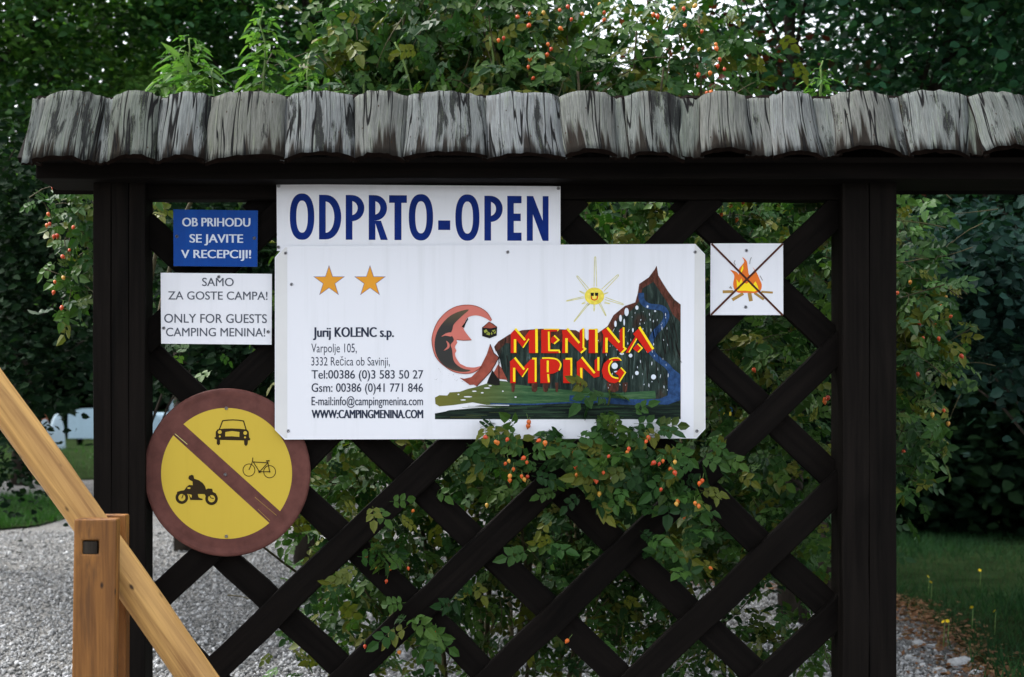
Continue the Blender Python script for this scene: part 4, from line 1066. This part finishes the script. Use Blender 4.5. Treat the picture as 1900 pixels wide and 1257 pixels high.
def hips(pts, Y, parent, sc=1.0):
    for x, y in pts:
        d = Y + rnd.gauss(0, .03); q = P(x, y, d)
        o = link('rose_hip', HIP, parent, q); o.rotation_euler = (rnd.gauss(0, .4), rnd.gauss(0, .4), 0); s = sc * rnd.uniform(.68, 1.0); o.scale = (s, s, s)
def bez(a, b, c, n=8):
    a, b, c = Vector(a), Vector(b), Vector(c); return [a * (1 - t) ** 2 + b * 2 * t * (1 - t) + c * t * t for t in [k / n for k in range(n + 1)]]
def cane(parent, a, b, c, r0, r1, mat=None, n=9, name='stem'):
    pts = bez(a, b, c, n); m_ = Multi(); pts = [p + Vector((rnd.gauss(0, .006), rnd.gauss(0, .006), rnd.gauss(0, .006))) for p in pts]
    m_.add(tube_vf(pts, [r0 + (r1 - r0) * k / n for k in range(n + 1)], 6)); return m_.obj(name, mat or M['stem'], parent)
def twigs(pos, parent, n, L=.25, r=.0018, name='twigs'):
    m_ = Multi(); idx = rng.integers(0, len(pos), n)
    for i in idx:
        p = Vector(pos[i]); d_ = Vector((rnd.gauss(0, 1), rnd.gauss(0, .5), rnd.gauss(-.2, .8))).normalized() * rnd.uniform(.4, 1.2) * L
        q = p - d_; mid = (p + q) / 2 + Vector((rnd.gauss(0, .03), 0, rnd.gauss(.03, .03)))
        m_.add(tube_vf(bez(q, mid, p, 4), [r * 1.5, r * 1.3, r, r * .8, r * .6], 4, False))
    o = m_.obj(name, M['stem'], parent); o['kind'] = 'stuff'; return o
def rose_foliage(pos, parent, smin, smax, mat=None, bias=(0, -.35, .75), templates=None, name='foliage'):
    T = templates or T_rose; n = len(pos); grp = rng.integers(0, len(T), n); bs = []
    for g in range(len(T)):
        q = pos[grp == g]; m = len(q)
        bs.append((T[g], q, orient(rand_dirs(m, (-.9, .4)), rand_normals(m, bias, .55)), rng.uniform(smin, smax, m)))
    return foliage(name, bs, mat or M['roseleaf'], parent)

# A: the bush growing behind and through the lattice
ra = empty('rose_bush', (P(1000, 0, .9).x, .9, 0), 'dog rose bush growing behind the lattice, its sprays hanging over the big sign', 'rose bush')
for a, b, c, r0, r1 in [((.1, 1.0, 0), (0, .9, 1.4), (-.35, .6, 2.3), .012, .006), ((.35, .9, 0), (.3, .8, 1.2), (.9, .5, 1.9), .014, .006), ((.4, 1, 0), (.5, .8, 1.0), (.2, .1, 1.55), .010, .004),
                        ((.2, 1.1, 0), (.4, 1.1, 1.6), (.1, 1.6, 3.1), .014, .007), ((.5, 1, 0), (.8, 1.1, 1.6), (.7, 1.5, 3.3), .014, .006), ((0, 1, 0), (-.4, .9, .9), (-.8, .5, 1.1), .009, .004),
                        ((.3, 1, 0), (.9, .9, .9), (1.25, .6, 1.2), .009, .004), ((.45, 1.0, 0), (.75, .9, .7), (.55, .7, 1.3), .008, .004), ((.25, .9, 0), (.05, .7, .5), (-.3, .5, .9), .008, .004), ((.6, 1, 0), (.9, 1, .8), (1.3, .8, 2.2), .011, .005)]:
    cane(ra, a, b, c, r0, r1)
front = [(960, 800, -.10, 38, 12, .02, 9), (900, 820, -.12, 30, 14, .03, 10), (950, 850, -.12, 36, 26, .04, 14), (1100, 828, -.14, 30, 18, .04, 12), (1110, 730, -.085, 20, 12, .006, 5), (1120, 765, -.09, 13, 14, .006, 5), (1140, 795, -.10, 22, 12, .012, 7),
         (1195, 800, -.12, 26, 10, .02, 8), (1150, 855, -.13, 55, 28, .05, 24), (1220, 870, -.14, 50, 32, .05, 26), (1150, 910, -.13, 60, 18, .05, 22), (1270, 900, -.12, 40, 26, .05, 16), (1320, 850, -.1, 22, 30, .04, 10), (1065, 860, -.1, 16, 20, .04, 6), (1110, 880, -.1, 22, 20, .04, 8), (1170, 880, -.12, 70, 36, .05, 24), (700, 940, -.1, 22, 12, .02, 5), (700, 1030, -.09, 26, 16, .02, 8), (760, 1160, -.09, 34, 18, .02, 8), (1240, 1015, -.09, 40, 22, .02, 10), (820, 1170, -.09, 22, 14, .02, 5), (655, 1075, -.09, 16, 22, .02, 4), (1010, 1000, -.09, 26, 16, .02, 5)]
fp = blob_px(front); fp = fp[fp[:, 1] < -.062 ]
leaf_objs(fp, ra, .072, .105, (0, -1.0, .35), .38)
mid_b = [(705, 940, .12, 22, 12, .04, 6), (780, 905, .1, 26, 14, .04, 6), (690, 1025, .1, 22, 16, .04, 7), (1010, 985, .12, 30, 20, .05, 8), (1220, 1010, .12, 45, 24, .05, 16), (1280, 1050, .12, 30, 16, .05, 10), (760, 1165, .12, 30, 20, .05, 9), (860, 1100, .1, 40, 20, .04, 8),
         (620, 1060, .1, 20, 30, .05, 6), (570, 905, .15, 22, 30, .05, 6), (560, 1000, .15, 25, 26, .05, 7), (1370, 780, .2, 16, 20, .05, 5), (1430, 880, .15, 30, 30, .05, 10), (1240, 400, .15, 30, 18, .05, 10), (1440, 400, .2, 60, 18, .05, 14), (1480, 480, .2, 30, 40, .05, 10), (1420, 640, .2, 50, 30, .05, 16), (1520, 790, .2, 25, 30, .05, 8), (1500, 1000, .2, 30, 20, .05, 6)]
leaf_objs(blob_px(mid_b), ra, .07, .10, (0, -.8, .5), .45)
lower = [(660, 880, .75, 60, 40, .25, 60), (590, 940, .6, 40, 50, .2, 28), (760, 900, .8, 90, 40, .25, 110), (800, 990, .9, 110, 60, .3, 150), (700, 1090, .8, 80, 50, .3, 90), (640, 1180, .6, 70, 40, .2, 40), (960, 890, .9, 130, 40, .3, 230), (1000, 980, .9, 120, 60, .3, 200), (860, 1150, .9, 110, 60, .3, 90),
         (1080, 1080, .9, 100, 50, .3, 90), (1100, 1190, .8, 100, 50, .3, 60), (1230, 960, .9, 100, 60, .3, 260), (1230, 1100, .9, 80, 60, .3, 70), (1400, 880, .9, 90, 70, .3, 260), (1420, 1010, .9, 90, 40, .3, 130), (1480, 1180, .7, 60, 40, .2, 50), (1300, 1200, .8, 80, 40, .3, 40),
         (1100, 430, .9, 120, 60, .3, 150), (1300, 420, .9, 140, 60, .3, 230), (1450, 520, .9, 100, 90, .3, 240), (1400, 700, .9, 110, 90, .3, 260), (950, 650, .9, 260, 110, .3, 260), (750, 420, 1.0, 120, 60, .3, 90)]
lower = [q[:6] + (int(q[6] * (2.4 if q[1] > 1060 else 1.9 if q[0] < 1000 else 1.5)),) for q in lower]
lp = blob_px(lower); lp = lp[lp[:, 1] > .14]
rose_foliage(lp, ra, .06, .10)
twigs(lp, ra, 260, .3)
R6 = lambda pts: [(780 + x / 2.635, 780 + y / 2.635) for x, y in pts]
hips(R6([(365, 97), (380, 100), (308, 80), (430, 85), (515, 178), (522, 200), (420, 205), (430, 190), (455, 230), (440, 262), (437, 285), (495, 265), (505, 280), (590, 95), (610, 98), (1110, 75), (1108, 97), (1018, 130), (1013, 148), (755, 150), (765, 258), (890, 190), (895, 248), (850, 278), (860, 285), (875, 348), (1150, 200), (1170, 205), (1187, 190), (1245, 195), (1235, 230), (1240, 245), (1225, 228), (1365, 298), (1380, 285), (1342, 395), (1358, 410), (1250, 400), (925, 170), (525, 270), (760, 218), (1180, 330), (1260, 390)]), -.235, ra, 1.05)
hips([(981, 786), (980, 779)], -.10, ra, 1.1)
hips(R6([(325, 405), (1290, 465), (68, 1020), (1410, 718), (725, 1070)]) + [(702, 1053), (725, 1051), (757, 1052), (718, 1075), (694, 1018), (768, 946), (677, 1196), (740, 1208), (806, 1167), (679, 1028)], -.03, ra)
R5 = lambda pts: [(1200 + x / 3.1425, 360 + y / 3.1425) for x, y in pts]
hips(R5([(733, 1180), (1040, 1185), (1060, 1175), (620, 1015), (535, 1030), (497, 60), (437, 110), (530, 140), (567, 38), (1035, 1200)]), .2, ra, 1.1)

# the same species arching above the roof
rt = empty('rose_bush', (P(950, 0, 1.9).x + .2, 1.9, 0), 'tall rose bush rising above the middle of the roof with orange hips', 'rose bush')
for px, py, r0 in [(640, 40, .016), (760, -20, .014), (900, 30, .014), (1050, 10, .016), (1180, 40, .013), (1300, 30, .013), (1230, 120, .01), (720, 100, .01), (980, 100, .01)]:
    e = P(px, py, 1.9 + rnd.gauss(0, .15)); cane(rt, (rt.location.x + rnd.gauss(0, .3), 1.9, 0), (e.x + rnd.gauss(0, .2), 1.9, 2.0), e, r0, .005, n=14)
for px0, py0, px1, py1 in [(735, 80, 770, 170), (885, 110, 878, 178), (912, 70, 915, 150), (675, 150, 678, 182)]:      # pale green upright shoots
    cane(rt, P(px1, py1 + 30, 1.5), P((px0 + px1) / 2, (py0 + py1) / 2, 1.5), P(px0, py0, 1.5), .007, .005, M['greenstem'], 5)
topb = [(660, 60, 1.7, 50, 30, .15, 70), (640, 120, 1.8, 50, 35, .2, 70), (740, 60, 1.8, 60, 40, .2, 110), (740, 150, 1.7, 60, 30, .2, 110), (830, 40, 1.8, 60, 40, .2, 110), (860, 120, 1.8, 60, 40, .2, 150), (950, 60, 1.9, 50, 40, .2, 120), (960, 150, 1.7, 60, 25, .2, 120),
        (1050, 40, 1.9, 60, 40, .2, 70), (1050, 140, 1.8, 60, 30, .2, 100), (1140, 150, 1.8, 50, 25, .2, 60), (1140, 60, 1.9, 40, 30, .2, 26), (1200, 90, 1.9, 45, 40, .2, 26), (1380, 120, 1.9, 30, 40, .2, 26), (1290, 130, 1.8, 35, 30, .2, 34), (1330, 60, 1.9, 40, 35, .2, 30), (1230, 160, 1.7, 40, 14, .2, 28), (1300, 30, 1.9, 50, 30, .2, 22), (850, -60, 1.9, 180, 40, .3, 160), (800, 260, 1.9, 200, 50, .2, 120)]
tp = blob_px(topb); k = int(len(tp) * .2); idx = rng.permutation(len(tp)); tp = tp[idx]
near = tp[np.argsort(tp[:, 1])]
leaf_objs(near[:230], rt, .085, .125, (0, -.8, .5), .45)
rose_foliage(near[230:], rt, .085, .13, bias=(0, -.5, .7)); twigs(tp, rt, 150, .3, .0022)
T2 = lambda pts: [(600 + x / 2.969, y / 2.969) for x, y in pts]; T3 = lambda pts: [(1200 + x / 2.714, y / 2.714) for x, y in pts]
hips(T2([(1345, 28), (1212, 60), (1137, 65), (1140, 135), (993, 200), (966, 213), (1295, 150), (1553, 100), (1549, 60), (1235, 235), (1258, 262), (1235, 290), (1140, 315), (1130, 360), (1370, 98), (1840, 80), (1420, 70), (1305, 50), (1065, 90), (1165, 425), (1527, 15), (1820, 70)]) +
     T3([(252, 22), (50, 72), (195, 122), (280, 150), (345, 215), (347, 235), (365, 290), (357, 322), (390, 345), (320, 358), (255, 372), (262, 365), (305, 460), (325, 455), (268, 240), (185, 35), (130, 30)]), 1.35, rt, 1.35)

# B: rose spilling past the right post
rb = empty('rose_bush', (P(1612, 0, 1.3).x, 1.3, 0), 'shaded rose bush beside the right post with red hips', 'rose bush')
for px, py in [(1700, 400), (1720, 520), (1680, 450), (1740, 640), (1700, 760)]:
    e = P(px, py, 1.2); cane(rb, (rb.location.x + rnd.gauss(0, .02), 1.3, 0), (rb.location.x, 1.3, e.z + .1), e, .011, .004, n=12)
bb = blob_px([(1690, 420, 1.2, 25, 40, .2, 50), (1690, 520, 1.2, 35, 40, .2, 70), (1720, 560, 1.2, 35, 40, .2, 60), (1690, 640, 1.2, 40, 40, .2, 70), (1740, 660, 1.2, 25, 20, .2, 24), (1700, 760, 1.2, 35, 50, .2, 70), (1690, 850, 1.2, 30, 40, .2, 40), (1600, 600, 1.3, 60, 140, .2, 120)])
sel = bb[np.argsort(bb[:, 1])]; leaf_objs(sel[:200], rb, .075, .11, (0, -.7, .6), .5); rose_foliage(sel[200:], rb, .075, .11); twigs(bb, rb, 70)
hips([(1560 + x / 2.206, 330 + y / 2.206) for x, y in [(403, 468), (435, 483), (457, 563), (375, 588), (400, 650), (488, 722), (315, 795), (375, 960), (420, 945), (440, 998), (253, 1115), (285, 420), (322, 585), (410, 520), (340, 650), (235, 465)]], .95, rb, 1.25)

# C: rose hanging by the left post
rc = empty('rose_bush', (P(190, 0, 1.0).x, 1.0, 0), 'rose branch with orange hips hanging down left of the left post', 'rose bush')
for px, py in [(110, 350), (150, 560), (125, 450), (285, 400)]:
    e = P(px, py, .9); cane(rc, (rc.location.x + rnd.gauss(0, .05), 1.0, 0), (P(215, 0, .9).x, 1.0, 3.4), e, .010, .003, n=14)
cb = blob_px([(130, 370, .8, 28, 18, .08, 22), (150, 400, .8, 18, 18, .08, 16), (140, 460, .8, 18, 30, .08, 24), (125, 520, .8, 16, 26, .08, 18), (118, 568, .8, 12, 10, .06, 7), (155, 500, .8, 14, 40, .08, 18), (284, 390, .6, 10, 18, .05, 6), (215, 380, .9, 40, 40, .1, 30)])
leaf_objs(cb, rc, .07, .10, (0, -.9, .5), .45); twigs(cb, rc, 25, .2)
hips([(x / 2.094, 300 + y / 2.094) for x, y in [(215, 100), (208, 95), (185, 197), (183, 240), (190, 236), (222, 280), (210, 283), (288, 250), (272, 340), (237, 365), (243, 445), (212, 462), (210, 500), (242, 560)]], .6, rc, 1.1)

# ================================================================== YOUNG SHOOTS ABOVE THE ROOF
def sapling(px, py_top, py_bot, Y, width, n_nodes, label, size=.16, seed=0, foot=None):
    r = random.Random(seed); base = P(px, py_bot, Y); fx = P(foot or px, 0, Y).x
    root = empty('sapling', (fx, Y, 0), label, 'sapling')
    top = P(px, py_top, Y)
    cane(root, (fx, Y, 0), (fx, Y, base.z * .9), (base.x, Y, base.z - .05), .014, .008, M['stem'], 12); cane(root, (base.x, Y, base.z - .06), (base.x, Y, (base.z + top.z) / 2), (top.x, Y, top.z), .008, .003, M['greenstem'], 6)
    pos = []; ax = []; sc = []
    for i in range(n_nodes):
        t = i / (n_nodes - 1); z = top.z - (top.z - base.z) * t; w_ = width * (.35 + .65 * min(1, t * 1.8))
        for k in range(5 if t > .05 else 4):
            a = k * math.pi / 2 + i * 1.2 + r.gauss(0, .3)
            pos.append((top.x + math.cos(a) * .02, Y + math.sin(a) * .02, z)); ax.append((math.cos(a), math.sin(a) * .8, r.uniform(.0, .55))); sc.append(w_ * r.uniform(.75, 1.1))
    pos, ax, sc = np.array(pos), np.array(ax), np.array(sc); nn = rand_normals(len(pos), (0, -.15, 1), .25); R = orient(ax, nn)
    lm = [mesh('leaf', V, [tuple(f) for f in F], M['shootleaf']) for V, F in T_ash]
    for i in range(len(pos)):
        o = bpy.data.objects.new('leaf', r.choice(lm)); C.objects.link(o); o.parent = root
        o.matrix_local = Matrix.Translation(Vector(pos[i]) - W[root.name]) @ Matrix(R[i].tolist()).to_4x4() @ Matrix.Scale(sc[i], 4)
    return root
sapling(490, 15, 200, 1.6, .105, 10, 'tall bright green sapling shoot standing above the fourth shingle', seed=1, foot=235)
sapling(352, 70, 210, 1.8, .11, 9, 'broad bushy green sapling rising over the roof between the second and fourth shingles', seed=2, foot=222)
sapling(325, 95, 215, 2.1, .11, 8, 'pale green sapling behind the broad bushy one at the left roof', seed=7, foot=215)
sapling(395, 130, 215, 1.7, .09, 6, 'low green sapling leaning right over the third shingle', seed=8, foot=228)
sapling(572, 126, 205, 1.4, .08, 6, 'small yellow-green shoot just over the fifth shingle', seed=3, foot=900)
sapling(612, 20, 190, 1.9, .11, 8, 'drooping light green sapling at the left side of the rose bush', seed=4, foot=950)
sapling(1522, 112, 190, 1.3, .06, 5, 'thin single shoot above the roof in front of the dark right tree', seed=5, foot=1600)

# ================================================================== TREES
def tree(name, label, X, Y, h, z0, rx, ry, tr_, n_clump, per, leaf, mat, T=T_leaf, group=None, seed=0, flat=.28, csz=.45, lean=0, cat='tree', droop=(-.7, .2)):
    r = np.random.default_rng(seed); rr = random.Random(seed)
    root = empty(name, (X, Y, 0), label, cat, group)
    m_ = Multi(); tp_ = [(X + lean * t * t + rr.gauss(0, .03), Y + rr.gauss(0, .03), h * .92 * t) for t in [k / 9 for k in range(10)]]
    m_.add(tube_vf(tp_, [tr_ * (1 - .85 * k / 9) * (1.25 if k == 0 else 1) for k in range(10)], 10))
    # crown: clumps in an ellipsoid, fuller outside
    zc, rz = (h + z0) / 2, (h - z0) / 2
    u = r.normal(0, 1, (n_clump, 3)); u /= np.linalg.norm(u, axis=1, keepdims=True); rad = r.random(n_clump) ** .42
    cc = u * rad[:, None] * (rx, ry, rz) + (X + lean * .5, Y, zc)
    for i in range(0, n_clump, max(1, n_clump // 26)):
        q = Vector(cc[i]); zz = max(z0 * .8, q.z - rr.uniform(.3, .25 * h)); zz = min(zz, h * .85); t = zz / (h * .92)
        a = Vector((X + lean * t * t, Y, zz)); m_.add(tube_vf(bez(a, (a + q) / 2 + Vector((0, 0, .15)), q, 5), [tr_ * .28 * (1 - t * .6)] + [tr_ * .2 * (1 - t * .6) * (1 - k / 6) for k in range(5)], 5, False))
    m_.obj('trunk', M['bark'], root)
    n = n_clump * per
    pos = np.repeat(cc, per, axis=0) + r.normal(0, 1, (n, 3)) * (csz, csz, csz * flat)
    pos[:, 2] -= .25 * ((pos[:, 0] - np.repeat(cc[:, 0], per)) ** 2 + (pos[:, 1] - np.repeat(cc[:, 1], per)) ** 2) / csz
    foliage('crown', [(T, pos, orient(rand_dirs(n, droop), rand_normals(n, (0, -.2, .8), .5)), r.uniform(leaf * .7, leaf * 1.25, n))], mat, root, (np.repeat(r.random(n_clump) * .7, per) + r.random(n) * .3).clip(.02, .98))
    return root
# nearer trees behind the gate, left to right
tree('broadleaf_tree', 'dense green tree filling the upper left corner behind the roof', -4.6, 9.0, 9.5, 3.7, 2.6, 1.8, .12, 260, 130, .09, M['treeleaf2'], seed=1, flat=.16, csz=.36)
tree('broadleaf_tree', 'green tree with thin dark trunk above the second shingle, sky showing through', -2.9, 11.2, 9.5, 2.6, 2.0, 1.6, .12, 105, 130, .09, M['treeleaf2'], seed=2, flat=.16, csz=.34)
tree('broadleaf_tree', 'dark green tree behind the tall bright sapling shoot', -1.3, 9.6, 9.8, 2.2, 2.0, 1.7, .12, 200, 130, .09, M['treeleaf'], seed=3, flat=.16, csz=.36)
tree('broadleaf_tree', 'green tree behind the rose bush over the middle of the roof', .9, 10.8, 9.2, 2.3, 1.8, 1.6, .11, 100, 140, .075, M['treeleaf2'], seed=4, flat=.2, csz=.36)
tree('broadleaf_tree', 'tree with reddish copper leaves left of the dark trunk, bright sky behind', 2.35, 6.2, 4.85, 2.6, 1.15, .7, .05, 75, 42, .07, M['copperleaf'], T_round, seed=15, csz=.26, flat=.7)
tree('broadleaf_tree', 'round-leaved tree with dark straight trunk rising over the right half of the roof', 2.75, 5.6, 7.0, 3.3, .75, .6, .10, 60, 60, .066, M['roundleaf'], T_round, seed=6, csz=.3)
tree('broadleaf_tree', 'round-leaved tree crowding the upper right corner', 3.35, 6.6, 8.2, 2.9, 1.75, 1.1, .11, 250, 60, .068, M['roundleaf'], T_round, seed=7, csz=.35, flat=.4, lean=2.6)
tree('broadleaf_tree', 'tree added beyond the right edge, its crown shading the grass', 4.9, 4.2, 9.0, 4.35, 3.3, 3.2, .13, 300, 140, .075, M['roundleaf'], T_round, seed=9, csz=.5, flat=.4, lean=-.8)  # added tree, its dense crown blocks sky light over the right side
# shrubs behind the lattice and right of it
def shrub(name, label, bl, base, leaf, mat, T=T_leaf, cat='shrub', group=None):
    root = empty(name, (base[0], base[1], 0), label, cat, group); pos = blob_px(bl); n = len(pos)
    for k in range(4):
        q = Vector(pos[rng.integers(0, n)]); cane(root, (base[0] + rnd.gauss(0, .04), base[1] + .15, 0), (base[0], base[1] + .15, q.z * .8), q, .014, .005, M['bark'])
    foliage('foliage', [(T, pos, orient(rand_dirs(n, (-.7, .3)), rand_normals(n, (0, -.5, .7), .5)), rng.uniform(leaf * .7, leaf * 1.25, n))], mat, root); return root
shrub('shrub', 'bluish round-leaved shrub in the shade at the right edge', [(1740, 480, 2.2, 50, 35, .3, 600), (1850, 500, 2.2, 60, 50, .3, 1000), (1820, 600, 2.4, 70, 50, .3, 1100), (1950, 560, 2.4, 70, 90, .3, 1000), (1780, 430, 2.6, 60, 40, .3, 300), (1880, 680, 2.8, 60, 50, .3, 300)], (P(2050, 0, 2.4).x, 2.4), .056, M['blueleaf'], T_round)
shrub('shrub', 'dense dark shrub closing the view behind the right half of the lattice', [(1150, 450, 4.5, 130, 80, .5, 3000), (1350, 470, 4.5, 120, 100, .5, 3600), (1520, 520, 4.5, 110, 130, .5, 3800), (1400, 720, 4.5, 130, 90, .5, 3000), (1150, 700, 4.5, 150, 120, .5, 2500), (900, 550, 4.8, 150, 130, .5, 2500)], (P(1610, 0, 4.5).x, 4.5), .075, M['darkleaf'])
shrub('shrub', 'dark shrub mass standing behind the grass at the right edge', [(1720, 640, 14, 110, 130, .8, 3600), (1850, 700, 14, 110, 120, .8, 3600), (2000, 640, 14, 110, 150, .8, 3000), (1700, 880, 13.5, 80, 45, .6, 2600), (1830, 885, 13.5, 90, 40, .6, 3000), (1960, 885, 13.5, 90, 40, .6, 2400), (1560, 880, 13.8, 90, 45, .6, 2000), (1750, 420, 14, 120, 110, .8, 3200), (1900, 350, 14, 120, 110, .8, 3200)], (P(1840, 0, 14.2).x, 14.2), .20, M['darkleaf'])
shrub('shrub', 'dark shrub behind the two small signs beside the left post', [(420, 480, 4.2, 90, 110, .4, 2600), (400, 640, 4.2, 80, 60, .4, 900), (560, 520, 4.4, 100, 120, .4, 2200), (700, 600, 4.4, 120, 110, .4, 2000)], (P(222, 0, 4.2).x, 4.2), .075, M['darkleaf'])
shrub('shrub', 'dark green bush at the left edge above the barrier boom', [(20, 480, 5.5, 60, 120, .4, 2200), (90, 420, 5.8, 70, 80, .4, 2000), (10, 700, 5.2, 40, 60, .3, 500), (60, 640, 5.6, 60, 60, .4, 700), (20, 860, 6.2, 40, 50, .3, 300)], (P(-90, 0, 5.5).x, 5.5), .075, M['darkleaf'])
# trees of the campsite wood
fr_ = random.Random(21)
far = [(8.0, 12.5, 12), (-13, 22, 13), (-9, 26, 15), (-5.5, 21, 12), (-2, 25, 13), (1.5, 22, 11), (5, 30, 9), (12, 20, 15), (16, 24, 16), (20, 20, 15), (9.5, 16, 13), (-17, 30, 16), (-8, 40, 18), (-1, 42, 17), (24, 32, 18), (14, 36, 18), (-24, 38, 18)]
order = sorted(range(len(far)), key=lambda i: far[i][0] / (far[i][1] + D))
words = ['leftmost', 'second from the left', 'third from the left', 'fourth from the left', 'fifth from the left', 'sixth from the left', 'seventh from the left', 'eighth from the left', 'eighth from the right', 'seventh from the right', 'sixth from the right', 'fifth from the right', 'fourth from the right', 'third from the right', 'second from the right', 'rightmost']; words.insert(8, 'ninth from the left')
for i, (X, Y, h) in enumerate(far):
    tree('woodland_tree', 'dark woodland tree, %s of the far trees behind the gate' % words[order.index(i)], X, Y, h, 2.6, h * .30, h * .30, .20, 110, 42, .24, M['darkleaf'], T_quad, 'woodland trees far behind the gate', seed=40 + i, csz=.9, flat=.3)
# the wood's far edge: one mass nobody could count
n = 42000; x = rng.uniform(-75, 95, n); y = rng.uniform(84, 98, n)
top = 19 + 2.5 * np.sin(x * .21) + 1.5 * np.sin(x * .53 + 1) + np.where((x > 14) & (x < 48), -7.5 , 0)
z = rng.random(n) ** .8 * top
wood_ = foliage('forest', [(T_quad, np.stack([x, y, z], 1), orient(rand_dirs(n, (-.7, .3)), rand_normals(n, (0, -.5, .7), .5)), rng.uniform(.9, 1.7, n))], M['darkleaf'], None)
tag(wood_, 'dark edge of the wood far beyond the campsite', 'forest')
nx = 60; V = []; 
for j in range(9):
    for i in range(nx):
        X = -110 + 240 * i / (nx - 1); tp_ = 17 + 2.5 * math.sin(X * .21) + 1.5 * math.sin(X * .53 + 1) + (-7.5 if 14 < X < 48 else 0)
        V.append((X, 99 + 1.4 * math.sin(i * 2.3 + j) + j * .3, tp_ * j / 8))
F = [(j * nx + i, j * nx + i + 1, (j + 1) * nx + i + 1, (j + 1) * nx + i) for j in range(8) for i in range(nx - 1)]
tag(wobj('forest_dark_backing', V, F, M['forest'], smooth=True), kind='structure')  # dark sheet added behind the leaves, its colour stands for shade inside the wood

# ================================================================== TENTS AND VEHICLES FAR BEHIND
def caravan(px0, px1, py0, py1, Y, label, depth=4.2, win=True):
    a, b = P(px0, py0, Y), P(px1, py1, Y); w_ = b.x - a.x; root = empty('caravan', ((a.x + b.x) / 2, Y, 0), label, 'caravan', )
    h = a.z; z0 = max(.35, b.z); prof = []
    for t in [k / 12 for k in range(13)]:
        prof.append((-w_ / 2 + w_ * t, h - .30 * abs(2 * t - 1) ** 3))
    prof += [(w_ / 2, z0), (-w_ / 2, z0)]
    V = [((a.x + b.x) / 2 + x, y, z) for y in (Y, Y + depth) for x, z in prof]; n = len(prof)
    F = [tuple(range(n))[::-1], tuple(range(n, 2 * n))] + [(i, (i + 1) % n, n + (i + 1) % n, n + i) for i in range(n)]
    o = wobj('body', V, F, M['van'], root)
    if win: box('window', (a.x + w_ * .2, Y - .02, h - .95), (b.x - w_ * .2, Y - .002, h - .45), M['glass'], root, .01)
    for s in (.12, .88):
        m_ = Multi(); cx_ = a.x + w_ * s; m_.add(tube_vf([(cx_ - .09, Y + 1.2, .32), (cx_ + .09, Y + 1.2, .32)], [.32, .32], 16)); m_.obj('wheel', M['tyre'], root)
    return root
caravan(126, 214, 758, 817, 62, 'pale rounded caravan seen between the barrier boom and the left post', win=False)
caravan(262, 296, 766, 812, 58, 'pale caravan end seen just right of the left post', win=False)
caravan(314, 372, 736, 812, 50, 'taller white camper partly hidden by the round sign')
def dome_tent(px0, px1, py0, Y, mat, label):
    a, b = P(px0, py0, Y), P(px1, py0, Y); cx_ = (a.x + b.x) / 2; w_ = (b.x - a.x) / 2; root = empty('tent', (cx_, Y, 0), label, 'tent'); h = max(.8, a.z)
    V = []; F = []; nr, nk = 6, 12
    for i in range(nr + 1):
        t = i / nr * math.pi / 2
        for k in range(nk): ph = 2 * math.pi * k / nk; V.append((cx_ + w_ * math.cos(t) * math.cos(ph), Y + 1.2 * math.cos(t) * math.sin(ph), h * math.sin(t)))
    for i in range(nr):
        for k in range(nk): F.append((i * nk + k, i * nk + (k + 1) % nk, (i + 1) * nk + (k + 1) % nk, (i + 1) * nk + k))
    wobj('canvas', V, F, mat, root); q = (cx_, Y - 1.2)
    wobj('door_flap', [(q[0] - w_ * .3, q[1] - .02, .02), (q[0] + w_ * .3, q[1] - .02, .02), (q[0], q[1] + .42, h * .82)], [(0, 1, 2)], M['glass'], root)
dome_tent(66, 90, 766, 48, M['canvas_o'], 'small orange-brown tent behind the barrier boom')
dome_tent(98, 114, 768, 56, M['canvas'], 'narrow pale tent left of the rounded caravan')
dome_tent(78, 88, 778, 44, M['canvas'], 'little pale tent in front of the orange-brown one')
# small blue and yellow board hanging far behind the lattice, on a stake
bz = P(1345, 765, 2.6); br = empty('notice_board', (bz.x, 2.6, 0), 'little blue and yellow board glimpsed through the lattice beside the big sign', 'board')
box('stake', (bz.x - .012, 2.612, 0), (bz.x + .012, 2.636, bz.z + .03), M['darkwoodZ'], br, .002)
a, b = P(1332, 756, 2.6), P(1359, 764, 2.6); box('blue_panel', (a.x, 2.6, b.z), (b.x, 2.61, a.z), M['bluepanel'], br, .001)
a, b = P(1333, 764.2, 2.6), P(1357, 772, 2.6); box('yellow_panel', (a.x, 2.6, b.z), (b.x, 2.61, a.z), M['yellowpanel'], br, .001)
